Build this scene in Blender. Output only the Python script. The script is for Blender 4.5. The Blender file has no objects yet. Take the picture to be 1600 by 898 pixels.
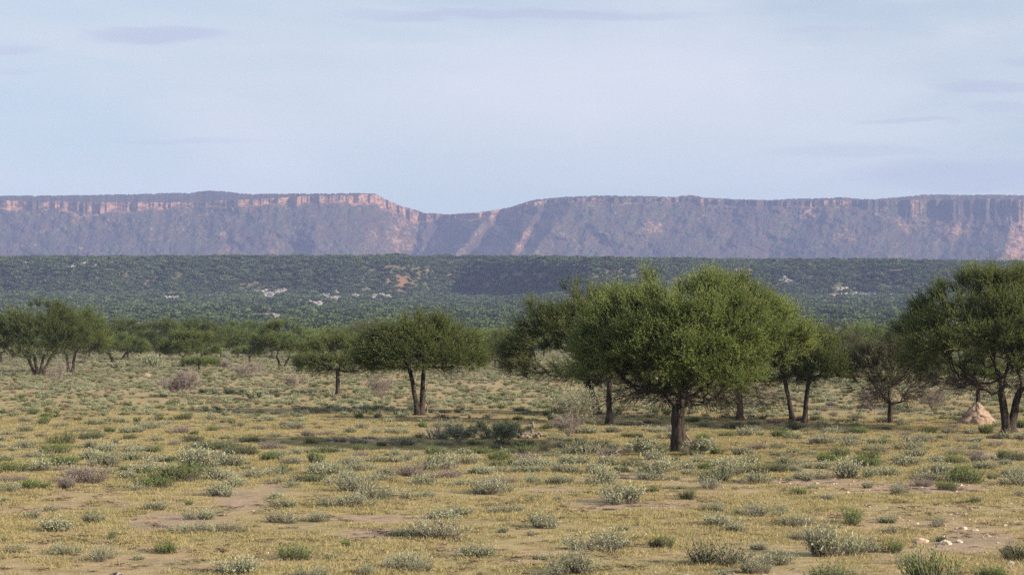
import bpy, math, random
import numpy as np

rng = np.random.default_rng(7)
random.seed(7)
R = math.radians
SC = bpy.context.scene
COL = SC.collection
# camera model: 72 mm lens, horizon drawn at row 520 of a 1600x898 frame
F, H0, CZ = 3200.0, 520.0, 3.96
SUN_EL, SUN_BACK = 19.5, 30.0          # elevation; angle the sun stands behind the picture plane, on the right

# ------------------------------------------------------------------ noise
def _hash(ix, iy, seed):
    h = (ix.astype(np.int64) * 374761393 + iy.astype(np.int64) * 668265263 + seed * 974634777) & 0xFFFFFFFF
    h = ((h ^ (h >> 13)) * 1274126177) & 0xFFFFFFFF
    h = h ^ (h >> 16)
    return (h & 0xFFFFFF) / float(0xFFFFFF)

def vnoise(x, y, seed=0):
    x = np.asarray(x, float); y = np.asarray(y, float)
    ix = np.floor(x); iy = np.floor(y); fx = x - ix; fy = y - iy
    fx = fx * fx * (3 - 2 * fx); fy = fy * fy * (3 - 2 * fy)
    a = _hash(ix, iy, seed); b = _hash(ix + 1, iy, seed); c = _hash(ix, iy + 1, seed); d = _hash(ix + 1, iy + 1, seed)
    return (a + (b - a) * fx) * (1 - fy) + (c + (d - c) * fx) * fy

def fbm(x, y, seed=0, octaves=4):
    s = 0; a = .5; t = 0
    for k in range(octaves):
        s = s + a * vnoise(np.asarray(x) * 2 ** k, np.asarray(y) * 2 ** k, seed + 17 * k); t += a; a *= .5
    return s / t * 2 - 1

def sstep(a, b, x):
    t = np.clip((x - a) / (b - a), 0, 1); return t * t * (3 - 2 * t)

# ------------------------------------------------------------------ terrain height
PROF_Y = [-400, 450, 800, 1200, 1700, 2050, 2250, 2300, 2370, 2440, 2520, 3000, 3600, 4600]
PROF_Z = [0, 0, 2.5, 8.5, 23, 36, 45, 57, 82, 92, 95, 96, 92, 84]
def ground_z(X, Y):
    X = np.asarray(X, float); Y = np.asarray(Y, float)
    u = X / np.maximum(Y, 200) * F + 800
    off = np.interp(u, [-600, 0, 150, 330, 600, 690, 730, 925, 990, 1180, 1330, 1420, 1600, 2200],
                       [60, 40, -30, 40, 90, 230, 245, -190, -170, 30, 70, 0, 20, 0])
    off = off + 55 * fbm(u / 90, Y / 500, 3, 3)
    far = sstep(1500, 2150, Y)
    z = np.interp(Y - off * far, PROF_Y, PROF_Z)
    cs = np.interp(u, [0, 600, 1000, 1600], [1.0, 1.015, .985, .935]) * (1 + (off - 40) / 2440)
    z = z * (1 + (cs - 1) * far)
    z = z + far * 3.0 * fbm(X / 45, Y / 45, 5, 4) + .10 * fbm(X / 14, Y / 14, 9, 3) * (1 - far)
    return z

def gp(px, py):
    """ground point that a picture position of the flat plain stands for"""
    Y = CZ * F / (py - H0)
    X = (px - 800) / F * Y
    return X, Y, float(ground_z(X, Y))

def hill_hit(px, py):
    Ys = np.linspace(500, 2800, 2300); Xs = (px - 800) / F * Ys
    pr = H0 - (ground_z(Xs, Ys) - CZ) / Ys * F
    k = np.argmax(pr <= py)
    return Xs[k], Ys[k], float(ground_z(Xs[k], Ys[k]))

# ------------------------------------------------------------------ object helpers
def tag(o, label=None, cat=None, group=None, kind=None):
    if label: o['label'] = label
    if cat: o['category'] = cat
    if group: o['group'] = group
    if kind: o['kind'] = kind
    return o

def mesh_data(name, V, quads=None, tris=None, mats=(), mat_idx=None, attrs=None, smooth=False):
    """vertices (n,3); quads (m,4); tris (k,3); attrs: {name: per-vertex float}"""
    me = bpy.data.meshes.new(name)
    V = np.asarray(V, np.float32)
    parts = []; starts = []; tot = 0; n = 0
    if quads is not None and len(quads):
        q = np.asarray(quads, np.int32); parts.append(q.ravel()); starts.append(np.arange(len(q)) * 4); tot += q.size; n += len(q)
    if tris is not None and len(tris):
        t = np.asarray(tris, np.int32); parts.append(t.ravel()); starts.append(np.arange(len(t)) * 3 + tot); tot += t.size; n += len(t)
    idx = np.concatenate(parts); st = np.concatenate(starts)
    me.vertices.add(len(V)); me.vertices.foreach_set('co', V.ravel())
    me.loops.add(tot); me.loops.foreach_set('vertex_index', idx.astype(np.int32))
    me.polygons.add(n); me.polygons.foreach_set('loop_start', st.astype(np.int32))
    if attrs:
        for k, a in attrs.items():
            at = me.attributes.new(k, 'FLOAT', 'POINT'); at.data.foreach_set('value', np.asarray(a, np.float32))
    for m in mats: me.materials.append(m)
    if mat_idx is not None: me.polygons.foreach_set('material_index', np.asarray(mat_idx, np.int32))
    me.update(calc_edges=True)
    if smooth: me.polygons.foreach_set('use_smooth', np.ones(n, bool))
    me.validate()
    return me

def link(name, me, parent=None, loc=(0, 0, 0)):
    o = bpy.data.objects.new(name, me); COL.objects.link(o); o.location = loc
    if parent: o.parent = parent
    return o

def empty(name, loc=(0, 0, 0), rz=0):
    o = bpy.data.objects.new(name, None); COL.objects.link(o); o.location = loc; o.rotation_euler = (0, 0, rz)
    o.empty_display_size = .3
    return o

# ------------------------------------------------------------------ materials
def new_mat(name):
    m = bpy.data.materials.new(name); m.use_nodes = True
    nt = m.node_tree; nt.nodes.clear()
    return m, nt

class N:
    """small node builder"""
    def __init__(s, nt): s.nt = nt
    def n(s, typ, **kw):
        nd = s.nt.nodes.new(typ)
        for k, v in kw.items(): setattr(nd, k, v)
        return nd
    def l(s, a, b): s.nt.links.new(a, b)
    def math(s, op, a, b=None, clamp=False):
        nd = s.n('ShaderNodeMath', operation=op, use_clamp=clamp)
        for i, v in enumerate((a, b)):
            if v is None: continue
            if isinstance(v, (int, float)): nd.inputs[i].default_value = v
            else: s.l(v, nd.inputs[i])
        return nd.outputs[0]
    def mix(s, fac, a, b, blend='MIX'):
        nd = s.n('ShaderNodeMix', data_type='RGBA', blend_type=blend)
        for i, v in ((0, fac), (6, a), (7, b)):
            if isinstance(v, (int, float)): nd.inputs[i].default_value = v
            elif isinstance(v, tuple): nd.inputs[i].default_value = v if len(v) == 4 else v + (1,)
            else: s.l(v, nd.inputs[i])
        return nd.outputs[2]
    def noise(s, vec, scale, detail=4, rough=.55, dist=0):
        nd = s.n('ShaderNodeTexNoise'); nd.inputs['Scale'].default_value = scale
        nd.inputs['Detail'].default_value = detail; nd.inputs['Roughness'].default_value = rough
        nd.inputs['Distortion'].default_value = dist
        if vec is not None: s.l(vec, nd.inputs['Vector'])
        return nd.outputs['Fac']
    def ramp(s, fac, p0, p1):
        nd = s.n('ShaderNodeMapRange', interpolation_type='SMOOTHSTEP')
        nd.inputs[1].default_value = p0; nd.inputs[2].default_value = p1
        s.l(fac, nd.inputs[0]); return nd.outputs[0]
    def attr(s, name):
        nd = s.n('ShaderNodeAttribute'); nd.attribute_name = name; return nd.outputs['Fac']
    def scalevec(s, vec, xyz):
        nd = s.n('ShaderNodeVectorMath', operation='MULTIPLY'); nd.inputs[1].default_value = xyz; s.l(vec, nd.inputs[0]); return nd.outputs[0]

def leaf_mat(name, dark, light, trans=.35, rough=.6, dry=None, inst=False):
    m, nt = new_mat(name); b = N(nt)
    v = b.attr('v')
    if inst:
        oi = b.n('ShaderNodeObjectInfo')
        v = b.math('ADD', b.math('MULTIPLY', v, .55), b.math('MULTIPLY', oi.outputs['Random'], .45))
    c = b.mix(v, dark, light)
    if dry:
        c = b.mix(b.ramp(v, .86, 1.0), c, dry)
    p = b.n('ShaderNodeBsdfPrincipled'); b.l(c, p.inputs['Base Color']); p.inputs['Roughness'].default_value = rough
    p.inputs['Specular IOR Level'].default_value = .25
    t = b.n('ShaderNodeBsdfTranslucent'); b.l(c, t.inputs[0])
    mx = b.n('ShaderNodeMixShader'); mx.inputs[0].default_value = trans
    b.l(p.outputs[0], mx.inputs[1]); b.l(t.outputs[0], mx.inputs[2])
    o = b.n('ShaderNodeOutputMaterial'); b.l(mx.outputs[0], o.inputs[0])
    return m

def bark_mat(name, c1, c2, scale=9):
    m, nt = new_mat(name); b = N(nt)
    tc = b.n('ShaderNodeTexCoord')
    v = b.scalevec(tc.outputs['Object'], (1, 1, .22))
    nz = b.noise(v, scale, 5, .65)
    c = b.mix(b.ramp(nz, .35, .65), c1, c2)
    p = b.n('ShaderNodeBsdfPrincipled'); b.l(c, p.inputs['Base Color']); p.inputs['Roughness'].default_value = .9
    p.inputs['Specular IOR Level'].default_value = .15
    bp = b.n('ShaderNodeBump'); bp.inputs['Strength'].default_value = .9; bp.inputs['Distance'].default_value = .03
    b.l(nz, bp.inputs['Height']); b.l(bp.outputs[0], p.inputs['Normal'])
    o = b.n('ShaderNodeOutputMaterial'); b.l(p.outputs[0], o.inputs[0])
    return m

M = {}
M['acacia'] = leaf_mat('acacia_leaf', (.060, .092, .024), (.285, .345, .095), .46)
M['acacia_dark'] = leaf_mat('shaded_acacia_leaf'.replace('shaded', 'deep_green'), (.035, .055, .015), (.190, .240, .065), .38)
M['bush'] = leaf_mat('olive_bush_leaf', (.11, .14, .070), (.36, .40, .24), .32)
M['acacia_bright'] = leaf_mat('bright_acacia_leaf', (.105, .160, .040), (.44, .53, .155), .53)  # base colour lifted well above real foliage so these crowns look sunlit
M['acacia_grey'] = leaf_mat('grey_acacia_leaf', (.050, .060, .028), (.195, .205, .090), .36)
M['bark'] = bark_mat('acacia_bark', (.013, .010, .009), (.070, .056, .047))
M['twig'] = bark_mat('dry_twig', (.11, .085, .075), (.24, .20, .185), 25)
M['deadwood'] = bark_mat('dead_wood', (.10, .08, .07), (.28, .24, .21), 14)
M['silver'] = leaf_mat('silver_leaf', (.10, .125, .060), (.46, .48, .33), .25, .7)
M['green'] = leaf_mat('green_leaf', (.06, .10, .022), (.20, .27, .075), .35, .6)
M['darkgreen'] = leaf_mat('dark_leaf', (.05, .075, .033), (.17, .20, .095), .25, .6)
M['greytwig'] = leaf_mat('grey_twig_leaf', (.15, .12, .11), (.34, .29, .27), .1, .8)
M['grass'] = leaf_mat('grass_blade', (.27, .232, .102), (.44, .375, .190), .35, .75, inst=True)
M['scrub_i'] = leaf_mat('scrub_leaf', (.022, .036, .020), (.130, .172, .060), .2, .8, inst=True, )
M['silver_i'] = leaf_mat('far_silver_leaf', (.10, .125, .06), (.42, .43, .29), .25, .7, inst=True)
M['dry_i'] = leaf_mat('far_dry_leaf', (.11, .095, .07), (.30, .26, .18), .15, .8, inst=True)
M['green_i'] = leaf_mat('far_green_leaf', (.06, .085, .030), (.17, .20, .080), .30, .6, inst=True)

def rock_mat(name, c1, c2, scale=6, rough=.85):
    m, nt = new_mat(name); b = N(nt)
    tc = b.n('ShaderNodeTexCoord'); gi = b.n('ShaderNodeNewGeometry')
    nz = b.noise(gi.outputs['Position'], scale, 6, .6)
    c = b.mix(b.ramp(nz, .35, .62), c1, c2)
    p = b.n('ShaderNodeBsdfPrincipled'); b.l(c, p.inputs['Base Color']); p.inputs['Roughness'].default_value = rough
    bp = b.n('ShaderNodeBump'); bp.inputs['Strength'].default_value = .8; bp.inputs['Distance'].default_value = .03
    b.l(nz, bp.inputs['Height']); b.l(bp.outputs[0], p.inputs['Normal'])
    o = b.n('ShaderNodeOutputMaterial'); b.l(p.outputs[0], o.inputs[0])
    return m
M['stone'] = rock_mat('pale_stone', (.24, .185, .15), (.50, .43, .37), 14)
M['stone_pink'] = rock_mat('pink_stone', (.30, .20, .16), (.55, .40, .34), 9)
M['mound'] = rock_mat('termite_clay', (.19, .13, .095), (.33, .235, .175), 3.5)
M['outcrop'] = rock_mat('outcrop_stone', (.14, .125, .115), (.34, .31, .29), .25)

# ground: sand, thin olive grass, pinkish bare patches
def make_ground_mat():
    m, nt = new_mat('ground_soil'); b = N(nt)
    g = b.n('ShaderNodeNewGeometry'); P = g.outputs['Position']
    big = b.noise(P, .09, 4, .6); mid = b.noise(P, .45, 5, .6, .4); fine = b.noise(P, 3.5, 6, .7); vf = b.noise(P, 22, 3, .7)
    sand = b.mix(b.ramp(fine, .3, .7), (.29, .210, .120), (.45, .335, .205))
    grass = b.mix(b.ramp(fine, .3, .7), (.25, .210, .092), (.385, .318, .155))
    gm = b.math('ADD', b.math('MULTIPLY', big, .6), b.math('MULTIPLY', mid, .4))
    c = b.mix(b.ramp(gm, .44, .60), sand, grass)
    bare = b.attr('bare')
    bm_ = b.ramp(b.math('ADD', bare, b.math('ADD', b.math('MULTIPLY', b.math('SUBTRACT', mid, .5), 2.2), b.math('MULTIPLY', b.math('SUBTRACT', fine, .5), .8))), .40, 1.05)
    c = b.mix(bm_, c, b.mix(b.ramp(fine, .35, .7), (.30, .21, .15), (.42, .315, .235)))
    c = b.mix(b.math('MULTIPLY', b.ramp(vf, .52, .70), .55), c, (.13, .095, .050))
    sp1 = b.noise(P, 7.0, 4, .75, .5)
    c = b.mix(b.math('MULTIPLY', b.ramp(sp1, .56, .68), .6), c, (.135, .085, .055))
    c = b.mix(b.math('MULTIPLY', b.ramp(sp1, .42, .30), .45), c, (.50, .41, .30))
    cov = b.noise(P, .8, 5, .7)
    c = b.mix(b.math('MULTIPLY', b.ramp(cov, .48, .60), .45), c, (.17, .165, .085))
    # far slopes: red-brown soil with grey stone
    hill = b.attr('hill')
    hn = b.noise(P, .012, 5, .6); hf = b.noise(P, .12, 4, .7)
    soil = b.mix(b.ramp(hn, .42, .62), (.085, .088, .045), (.165, .120, .080))
    soil = b.mix(b.math('MULTIPLY', b.ramp(hf, .58, .7), .4), soil, (.20, .155, .12))
    red = b.attr('red'); soil = b.mix(red, soil, (.24, .085, .05))
    c = b.mix(hill, c, soil)
    p = b.n('ShaderNodeBsdfPrincipled'); b.l(c, p.inputs['Base Color']); p.inputs['Roughness'].default_value = .95
    p.inputs['Specular IOR Level'].default_value = .1
    bp = b.n('ShaderNodeBump'); bp.inputs['Strength'].default_value = .6; bp.inputs['Distance'].default_value = .05
    b.l(b.math('ADD', fine, b.math('MULTIPLY', vf, .35)), bp.inputs['Height']); b.l(bp.outputs[0], p.inputs['Normal'])
    o = b.n('ShaderNodeOutputMaterial'); b.l(p.outputs[0], o.inputs[0])
    return m
M['ground'] = make_ground_mat()

def make_mountain_mat():
    m, nt = new_mat('escarpment_rock'); b = N(nt)
    g = b.n('ShaderNodeNewGeometry'); P = g.outputs['Position']
    rock = b.attr('rock')  # bare rock mask, also colouring the sunlit spurs
    n1 = b.noise(P, .010, 5, .65); n2 = b.noise(P, .05, 4, .7); n3 = b.noise(P, .13, 3, .7)
    strat = b.noise(b.scalevec(P, (.03, .03, .075)), 1, 5, .65, 1.2)
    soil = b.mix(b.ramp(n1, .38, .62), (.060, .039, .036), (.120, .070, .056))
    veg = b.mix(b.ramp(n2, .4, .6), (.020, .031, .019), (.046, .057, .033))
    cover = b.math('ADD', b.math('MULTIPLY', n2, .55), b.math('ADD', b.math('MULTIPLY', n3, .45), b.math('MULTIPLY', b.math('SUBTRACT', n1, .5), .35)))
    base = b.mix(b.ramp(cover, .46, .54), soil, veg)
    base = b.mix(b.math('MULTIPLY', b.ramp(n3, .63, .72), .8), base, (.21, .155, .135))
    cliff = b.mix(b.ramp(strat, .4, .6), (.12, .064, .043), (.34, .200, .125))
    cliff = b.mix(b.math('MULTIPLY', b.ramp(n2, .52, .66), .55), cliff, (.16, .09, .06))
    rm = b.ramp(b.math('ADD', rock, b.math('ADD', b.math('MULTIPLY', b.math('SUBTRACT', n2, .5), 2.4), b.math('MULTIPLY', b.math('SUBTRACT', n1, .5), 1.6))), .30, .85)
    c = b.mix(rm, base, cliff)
    p = b.n('ShaderNodeBsdfPrincipled'); b.l(c, p.inputs['Base Color']); p.inputs['Roughness'].default_value = .95
    p.inputs['Specular IOR Level'].default_value = .05
    bp = b.n('ShaderNodeBump'); bp.inputs['Strength'].default_value = .7; bp.inputs['Distance'].default_value = 6
    b.l(b.math('ADD', n2, b.math('MULTIPLY', n3, .4)), bp.inputs['Height']); b.l(bp.outputs[0], p.inputs['Normal'])
    o = b.n('ShaderNodeOutputMaterial'); b.l(p.outputs[0], o.inputs[0])
    return m
M['mountain'] = make_mountain_mat()

# ------------------------------------------------------------------ ground sheet
BARE = [(380, 782, 55, 22), (300, 812, 90, 16), (240, 818, 50, 12), (425, 762, 25, 12), (600, 812, 90, 9), (575, 835, 80, 10),
        (1000, 745, 60, 7), (1280, 755, 110, 8), (1450, 765, 130, 9), (1560, 715, 60, 9), (870, 765, 60, 6), (1010, 790, 120, 7),
        (1520, 845, 90, 22), (1250, 898, 80, 10), (90, 575, 60, 4), (560, 685, 80, 6), (430, 610, 40, 6), (700, 675, 60, 6), (1400, 640, 90, 5), (1200, 612, 90, 4)]
def build_ground():
    ys = np.concatenate([np.linspace(-80, 25, 20), 25 * (450 / 25) ** np.linspace(0, 1, 300)[1:], 450 * (2050 / 450) ** np.linspace(0, 1, 70)[1:],
                         np.linspace(2050, 2640, 190)[1:], np.linspace(2640, 4600, 25)[1:]])
    s = np.concatenate([-np.linspace(1.3, .3, 60), np.linspace(-.3, .3, 640)[1:-1], np.linspace(.3, 1.3, 60)])
    S, Yg = np.meshgrid(s, ys)
    X = S * (np.abs(Yg) + 60 * np.exp(-np.maximum(Yg, 0) / 20) )
    Z = ground_z(X, Yg)
    V = np.stack([X, Yg, Z], -1).reshape(-1, 3)
    ny, nx = X.shape
    i = np.arange(ny * nx).reshape(ny, nx)
    Q = np.stack([i[:-1, :-1], i[:-1, 1:], i[1:, 1:], i[1:, :-1]], -1).reshape(-1, 4)
    u = X / np.maximum(Yg, 20) * F + 800; py = H0 + CZ * F / np.maximum(Yg, 20)
    bare = np.zeros_like(X)
    for (bx, by, rx, ry) in BARE:
        d = ((u - bx) / rx) ** 2 + ((py - by) / ry) ** 2
        bare = np.maximum(bare, np.exp(-d * .8))
    hill = sstep(330, 900, Yg)
    pr = H0 - (Z - CZ) / np.maximum(Yg, 200) * F
    red = np.zeros_like(X)
    for (bx, by, rx, ry) in [(628, 442, 14, 12), (715, 440, 14, 7), (690, 437, 12, 5), (215, 441, 35, 5), (285, 465, 60, 4), (130, 415, 18, 4)]:
        red = np.maximum(red, np.exp(-(((u - bx) / rx) ** 2 + ((pr - by) / ry) ** 2)) * (Yg > 1500))
    me = mesh_data('ground', V, Q, None, [M['ground']], None, {'bare': bare.ravel(), 'hill': hill.ravel(), 'red': red.ravel() * .42}, True)
    tag(link('ground', me), kind='structure')
build_ground()

# ------------------------------------------------------------------ the far escarpment
SKY_U = [-700, -300, 0, 150, 200, 260, 300, 320, 340, 365, 400, 500, 560, 585, 592, 605, 625, 645, 662, 700, 745, 775, 800, 818, 835, 860, 930, 1000, 1055, 1066, 1078, 1090, 1098, 1150, 1200, 1240, 1280, 1313, 1335, 1370, 1415, 1445, 1500, 1560, 1600, 1800, 2400]
SKY_V = [318, 308, 306, 304.5, 303.5, 301.5, 301, 298.5, 298, 301, 303, 302, 301.5, 303, 306, 312, 321, 327, 332, 334.5, 332, 328, 323, 317, 312, 309, 305.5, 306, 308, 306, 304.5, 305.5, 309, 311, 313, 310, 310, 308, 310.5, 311, 307, 303.5, 304.5, 304, 305, 307, 315]
RIM_U = [-700, 0, 60, 80, 100, 320, 335, 400, 470, 592, 625, 662, 745, 860, 930, 1060, 1200, 1330, 1400, 1600, 2400]
RIM_V = [326, 313, 316, 315, 316, 317, 314, 311, 307, 304, 322, 333, 333, 311, 309, 309, 314, 313, 313, 311, 320]
BAS_U = [-700, 0, 60, 85, 120, 140, 165, 215, 250, 330, 400, 500, 590, 640, 700, 760, 850, 930, 1060, 1085, 1200, 1330, 1380, 1420, 1600, 2400]
BAS_V = [336, 328, 330, 332, 331, 337, 335, 332, 327, 321, 321, 317, 322, 345, 348, 340, 318, 316, 318, 321, 322, 322, 338, 341, 345, 345]
K0u = [-700, 100, 430, 455, 487, 500, 560, 645, 652, 657, 715, 737, 800, 815, 832, 1000, 1100, 1210, 1262, 1360, 1440, 1480, 1565, 1700, 2400]
K0d = [60, 0, 0, 22, -12, 0, 20, 165, 150, 155, 15, 58, -75, -48, -90, 0, 10, 60, -5, -20, 20, 30, -70, 60, 100]
K1u = [-700, 120, 440, 465, 495, 520, 590, 655, 668, 692, 768, 785, 835, 848, 887, 1060, 1150, 1250, 1300, 1380, 1450, 1530, 1600, 1720, 2400]
K1d = [60, 0, 0, 8, -4, 0, 60, 180, 155, 187, 50, 82, -10, 12, -62, 0, 10, 40, 5, 20, 20, 20, -20, 20, 100]
def build_mountains():
    u = np.concatenate([np.linspace(-700, -60, 120), np.linspace(-60, 1660, 1500)[1:], np.linspace(1660, 2400, 120)[1:]])
    t1 = np.linspace(0, 1, 130); t2 = np.linspace(0, 1, 26)[1:]; t3 = np.linspace(0, 1, 22)[1:]; t4 = np.linspace(0, 1, 8)[1:]
    sky = np.interp(u, SKY_U, SKY_V) + .8 * fbm(u / 14, u * 0, 21, 4) + .9 * (vnoise(u / 3.1, u * 0, 4) > .72)
    rim = np.maximum(np.interp(u, RIM_U, RIM_V) + 1.6 * fbm(u / 10, u * 0, 22, 3), sky + .4)
    bas = np.maximum(np.interp(u, BAS_U, BAS_V) + 6.5 * fbm(u / 24, u * 0, 23, 4), rim + 1.2)
    foot = 470.0
    rows = []; dep = []; rk = []
    wob = 3.5 * fbm(u / 30, u * 0, 31, 3)
    def relief(U, py):
        w = np.clip((395 - py) / 62.0, -.6, 1)
        out = np.zeros_like(U)
        ku = np.array(K0u); kd = np.array(K0d); lu = np.array(K1u); ld = np.array(K1d)
        uu = U + 10.0 * fbm(U / 40, py / 14, 33, 4)
        ws = np.clip(w, -.6, 1)
        # knots slide with height so that spurs run slanting down
        for q in range(len(uu)):
            out[q] = 0
        kx = ku[None, :] + (lu - ku)[None, :] * ws[:, None]; kv = kd[None, :] + (ld - kd)[None, :] * ws[:, None]
        idx = np.clip((uu[:, None] >= kx).sum(1) - 1, 0, len(ku) - 2)
        ar = np.arange(len(uu))
        x0 = kx[ar, idx]; x1 = kx[ar, idx + 1]; v0 = kv[ar, idx]; v1 = kv[ar, idx + 1]
        return (1.0 + .45 * np.exp(-((uu - 740) / 130) ** 2)) * (v0 + (v1 - v0) * np.clip((uu - x0) / np.maximum(x1 - x0, 1e-3), 0, 1))
    U0 = u
    calm = np.interp(u, [540, 600, 860, 900], [1, .7, .7, 1])
    tal_k = 2.7
    base0 = 5650.0
    # gullied talus noise, running downslope
    def talnoise(U, py):
        g1 = np.abs(fbm(U / 46 + (py - 330) / 160, py / 150, 41, 3))
        g2 = np.abs(fbm(U / 15 + (py - 330) / 90, py / 60, 43, 3))
        return (-g1 * 20 - g2 * 9) * calm + 52 * fbm(U / 75, py / 40, 45, 4) + 15 * fbm(U / 16, py / 11, 46, 3) + 6 * fbm(U / 5, py / 4, 47, 3)
    for t in t1:
        py = foot + (bas - foot) * t
        d = base0 + (foot - py) * tal_k + relief(U0, py) + talnoise(U0, py)
        rows.append(py); dep.append(d)
        near = np.exp(-((py - bas) / 5.0))
        gul_lit = np.exp(-(((U0 - 632 - (395 - py) * .15) / 42) ** 2)) * .5 + np.exp(-(((U0 - (722 + (395 - py) * .85)) / 14) ** 2)) * .42 \
            + np.exp(-(((U0 - (806 + (395 - py) * .6)) / 10) ** 2)) * .55 * (py > 352) + np.exp(-(((U0 - 1592) / 24) ** 2)) * .8 * (py > 340)  # gully rock, plus sunlit spur strips put into the colour as rock tint
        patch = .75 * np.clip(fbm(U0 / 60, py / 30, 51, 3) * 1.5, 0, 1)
        rk.append(np.clip(np.maximum(np.maximum(gul_lit, patch * .6), .45 * np.clip(near, 0, 1)), 0, 1))
    d0 = dep[-1]
    dark = np.maximum(sstep(1325, 1375, u), 1 - sstep(55, 95, u)) * (1 - sstep(2000, 2200, u))
    ph = u / 40 + 2.2 * vnoise(u / 75, u * 0, 61) + .5 * vnoise(u / 18, u * 0, 62); saw = ph % 1.0; amp = 10 + 26 * _hash(np.floor(ph), np.floor(ph) * 0, 5)
    sawd = (np.where(saw < .86, 1 - saw / .86, (saw - .86) / .14) * amp + 8 * fbm(u / 6, u * 0, 68, 3)) * dark
    cols = (1 - dark) * (np.abs(fbm(u / 21, u * 0, 63, 4)) * 44 + np.abs(fbm(u / 4.2, u * 0, 64, 2)) * 9)
    for t in t2:
        py = bas + (rim - bas) * t
        ease = math.sin(min(t * 3, 1) * math.pi / 2)
        d = d0 + (bas - py) * (.55 + .5 * vnoise(u / 30, u * 0, 66)) + ease * (cols + sawd + 3.0 * fbm(u / 3, py / 2.5, 67, 3)) 
        rows.append(py); dep.append(d)
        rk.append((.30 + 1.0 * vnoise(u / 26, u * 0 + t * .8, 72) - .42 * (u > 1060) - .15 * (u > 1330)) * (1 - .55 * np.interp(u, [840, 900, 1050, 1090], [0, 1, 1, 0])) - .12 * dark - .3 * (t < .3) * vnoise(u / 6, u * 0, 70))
    d1 = dep[-1]
    for t in t3:
        py = rim + (sky - rim) * t
        rows.append(py); dep.append(d1 + 8 + (rim - py) * 26 + t * 30)
        rk.append(np.full_like(u, .22) + .25 * (u > 1320) - .1)
    d2 = dep[-1]; p2 = sky
    for t in t4:
        rows.append(None); dep.append(d2 + t * 700)
        rk.append(np.full_like(u, .15))
    zs = []
    ztop = CZ + (H0 - sky) / F * d2
    for r, d in zip(rows, dep):
        zs.append(CZ + (H0 - r) / F * d if r is not None else ztop - (d - d2) * .02)
    Yg = np.array(dep); Z = np.array(zs); X = (u[None, :] - 800) / F * Yg
    V = np.stack([X, Yg, Z], -1).reshape(-1, 3); ny, nx = X.shape
    i = np.arange(ny * nx).reshape(ny, nx)
    Q = np.stack([i[:-1, :-1], i[:-1, 1:], i[1:, 1:], i[1:, :-1]], -1).reshape(-1, 4)
    print('mountain top', Z.max(), 'far', Yg.max(), 'X', X.min(), X.max())
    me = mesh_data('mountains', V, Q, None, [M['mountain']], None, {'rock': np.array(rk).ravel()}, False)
    tag(link('mountains', me), kind='structure')
build_mountains()

# ------------------------------------------------------------------ plant geometry
def unit(v): return v / np.maximum(np.linalg.norm(v, axis=-1, keepdims=True), 1e-9)

FACE = np.array([.55, -.25, .60])
def leaf_quads(P, D, L, W, rg):
    """diamond leaves: P base points (n,3), D directions, L lengths, W widths"""
    n = len(P)
    side = unit(np.cross(D, unit(unit(rg.normal(size=(n, 3))) * .75 + FACE)))       # leaves turn their faces to the light
    L = L[:, None]; W = W[:, None]
    a = P; c = P + D * L; m = P + D * L * .5
    V = np.stack([a, m + side * W * .5, c, m - side * W * .5], 1).reshape(-1, 3)
    Q = np.arange(4 * n).reshape(-1, 4)
    return V, Q

def tube_segments(A, B, ra, rb, sides):
    """frusta between points A and B"""
    n = len(A); D = unit(B - A)
    ref = np.where(np.abs(D[:, 2:3]) > .9, np.array([[1., 0, 0]]), np.array([[0, 0, 1.]]))
    s = unit(np.cross(D, ref)); t = np.cross(D, s)
    V = []
    for k in range(sides):
        an = 2 * math.pi * k / sides
        o = s * math.cos(an) + t * math.sin(an)
        V.append(A + o * ra[:, None]); V.append(B + o * rb[:, None])
    V = np.stack(V, 1)                                   # n, 2*sides, 3
    base = (np.arange(n) * 2 * sides)[:, None]
    Q = []
    for k in range(sides):
        k2 = (k + 1) % sides
        Q.append(np.concatenate([base + 2 * k, base + 2 * k2, base + 2 * k2 + 1, base + 2 * k + 1], 1))
    return V.reshape(-1, 3), np.concatenate(Q, 0)

def sweep(pts, rad, sides, seed):
    """one continuous tapering stem through the points, a little fluted"""
    P = np.array(pts, float); Rr = np.array(rad, float); m = 28
    t = np.linspace(0, len(P) - 1, m); P = np.stack([np.interp(t, range(len(P)), P[:, k]) for k in range(3)], 1); Rr = np.interp(t, range(len(Rr)), Rr)
    for _ in range(3): P[1:-1] = (P[:-2] + P[1:-1] * 2 + P[2:]) / 4
    Rr = Rr * (1 + .75 * np.exp(-np.linspace(0, 1, m) * 14))
    an = np.linspace(0, 2 * math.pi, sides, endpoint=False)
    A, T = np.meshgrid(an, np.linspace(0, 1, m))
    flute = 1 + .16 * fbm(np.cos(A) * 2.5 + seed, np.sin(A) * 2.5 + T * 2.2, seed, 3)
    V = np.stack([P[:, 0:1] + Rr[:, None] * flute * np.cos(A), P[:, 1:2] + Rr[:, None] * flute * np.sin(A), P[:, 2:3] + 0 * A], -1).reshape(-1, 3)
    i = np.arange(m * sides).reshape(m, sides); j = np.roll(i, -1, 1)
    return V, np.stack([i[:-1], j[:-1], j[1:], i[1:]], -1).reshape(-1, 4)

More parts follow.
